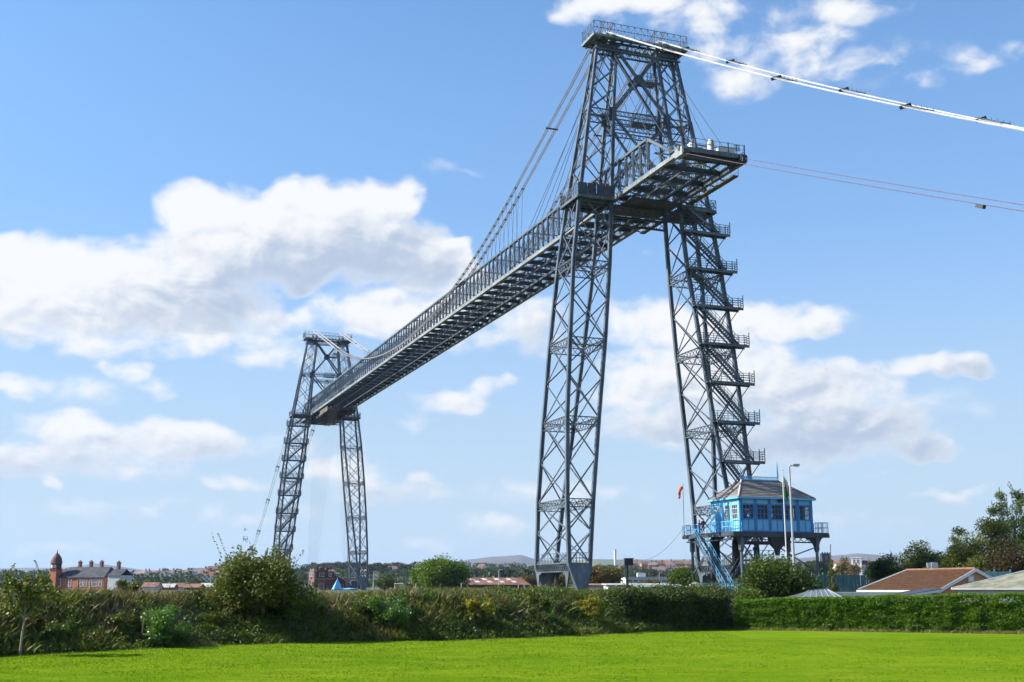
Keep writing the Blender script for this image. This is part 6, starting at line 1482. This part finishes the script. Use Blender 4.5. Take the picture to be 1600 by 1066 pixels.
# bleached strip of long grass at the foot of the trimmed hedge
x0, y0 = HEDGE[0]; x1, y1 = HEDGE[2]; n = 9000; t = br.random(n); x = x0 + (x1 - x0) * t + br.normal(size=n) * .1; y = y0 + (y1 - y0) * t - np.abs(br.normal(size=n)) * .45 + .15
V = blades(x, y, np.zeros(n), br.uniform(.06, .30, n), br.uniform(.012, .025, n), br.uniform(.2, .8, n), br)
tag(link(bpy.data.objects.new('hedge_foot_grass', quads_mesh('hedge_foot_grass', V, leafmat('foot_grass', [(.055, .08, .012), (.12, .13, .03), (.19, .16, .065), (.24, .2, .1)], scale=.6)))), 'fringe of pale uncut grass along the foot of the trimmed hedge', 'grass', kind='stuff')
for i, (x, sz) in enumerate(((1287, .55), (1421, .7), (1432, .5), (1473, .5), (1525, .6))):
    f = (x - 1150) / 470.0; q = HEDGE[0] + (HEDGE[1] - HEDGE[0]) * np.clip(f ** .92, 0, 1)
    plant('weed', (q[0], q[1] - .25, 0), sz * 1.6, sz * 1.2, ['dark weed clump at the hedge foot, leftmost one', 'largest weed clump at the hedge foot', 'weed clump just right of the largest one', 'weed clump at the hedge foot below the brick gable', 'rightmost weed clump at the hedge foot'][i], 'weed', LM['green'], 200 + i, nb=6, n=420, size=.13, h0=.02, trunk=.02, rad=.25)
# the mown turf itself: short blades all over the part of the lawn in view
n = 230000; yy = 34 + 52 * br.random(n) ** 1.25; xx = (br.random(n) * 2 - 1) * yy * .47
ok = (toe_dist(xx, yy)[0] < -.05) & ((yy < 70) | (xx < 14)); ok &= ~((xx > 15) & (yy > HEDGE[0, 1] + (xx - HEDGE[0, 0]) * (HEDGE[2, 1] - HEDGE[0, 1]) / (HEDGE[2, 0] - HEDGE[0, 0]) - .4))
xx, yy = xx[ok], yy[ok]; n = len(xx); nz = vnoise(xx, yy, .7, 31)
V = blades(xx, yy, np.full(n, .05), .02 + .05 * br.random(n) * (.4 + nz), br.uniform(.008, .02, n), br.uniform(.3, 1.2, n), br)
tag(link(bpy.data.objects.new('turf_blades', quads_mesh('turf_blades', V, leafmat('turf', [(.060, .120, .005), (.099, .175, .008), (.140, .222, .011), (.20, .24, .022)], scale=.35, trans=.25, rough=.8, spec=.0)))), 'short mown grass blades of the lawn', 'grass', kind='stuff')
# lawn fringe: short tufts so that the mown edge is not a knife cut
n = 16000; s_ = br.uniform(-14, smax, n); ts = (TOE - TOE[0]) @ tdir; tt = (TOE - TOE[0]) @ tnor; t = np.interp(s_, ts, tt) - np.abs(br.normal(size=n)) * .35; x = TOE[0, 0] + s_ * tdir[0] + t * tnor[0]; y = TOE[0, 1] + s_ * tdir[1] + t * tnor[1]
V = blades(x, y, np.zeros(n), br.uniform(.03, .16, n), br.uniform(.01, .02, n), br.uniform(.2, .6, n), br)
tag(link(bpy.data.objects.new('lawn_fringe', quads_mesh('lawn_fringe', V, leafmat('fringe_grass', [(.04, .08, .006), (.075, .13, .01), (.115, .17, .02), (.16, .185, .04)], scale=.6)))), 'short ragged grass where the lawn meets the bank', 'grass', kind='stuff')

# ------------------------------------------------------------------ haze
hz = MB().box((-9500, -700, -12), (9500, 9000, 190)).build('haze', [bpy.data.materials.new('haze_air')])
hmn = hz.data.materials[0]; hmn.use_nodes = True; T = NT(hmn.node_tree); T.n.remove(T.n['Principled BSDF'])
vp = T.node('ShaderNodeVolumePrincipled'); vp.inputs['Density'].default_value = .00006; vp.inputs['Color'].default_value = (.42, .62, 1.0, 1); vp.inputs['Anisotropy'].default_value = .2
T.l.new(vp.outputs[0], T.n['Material Output'].inputs['Volume']); tag(hz, kind='stuff')
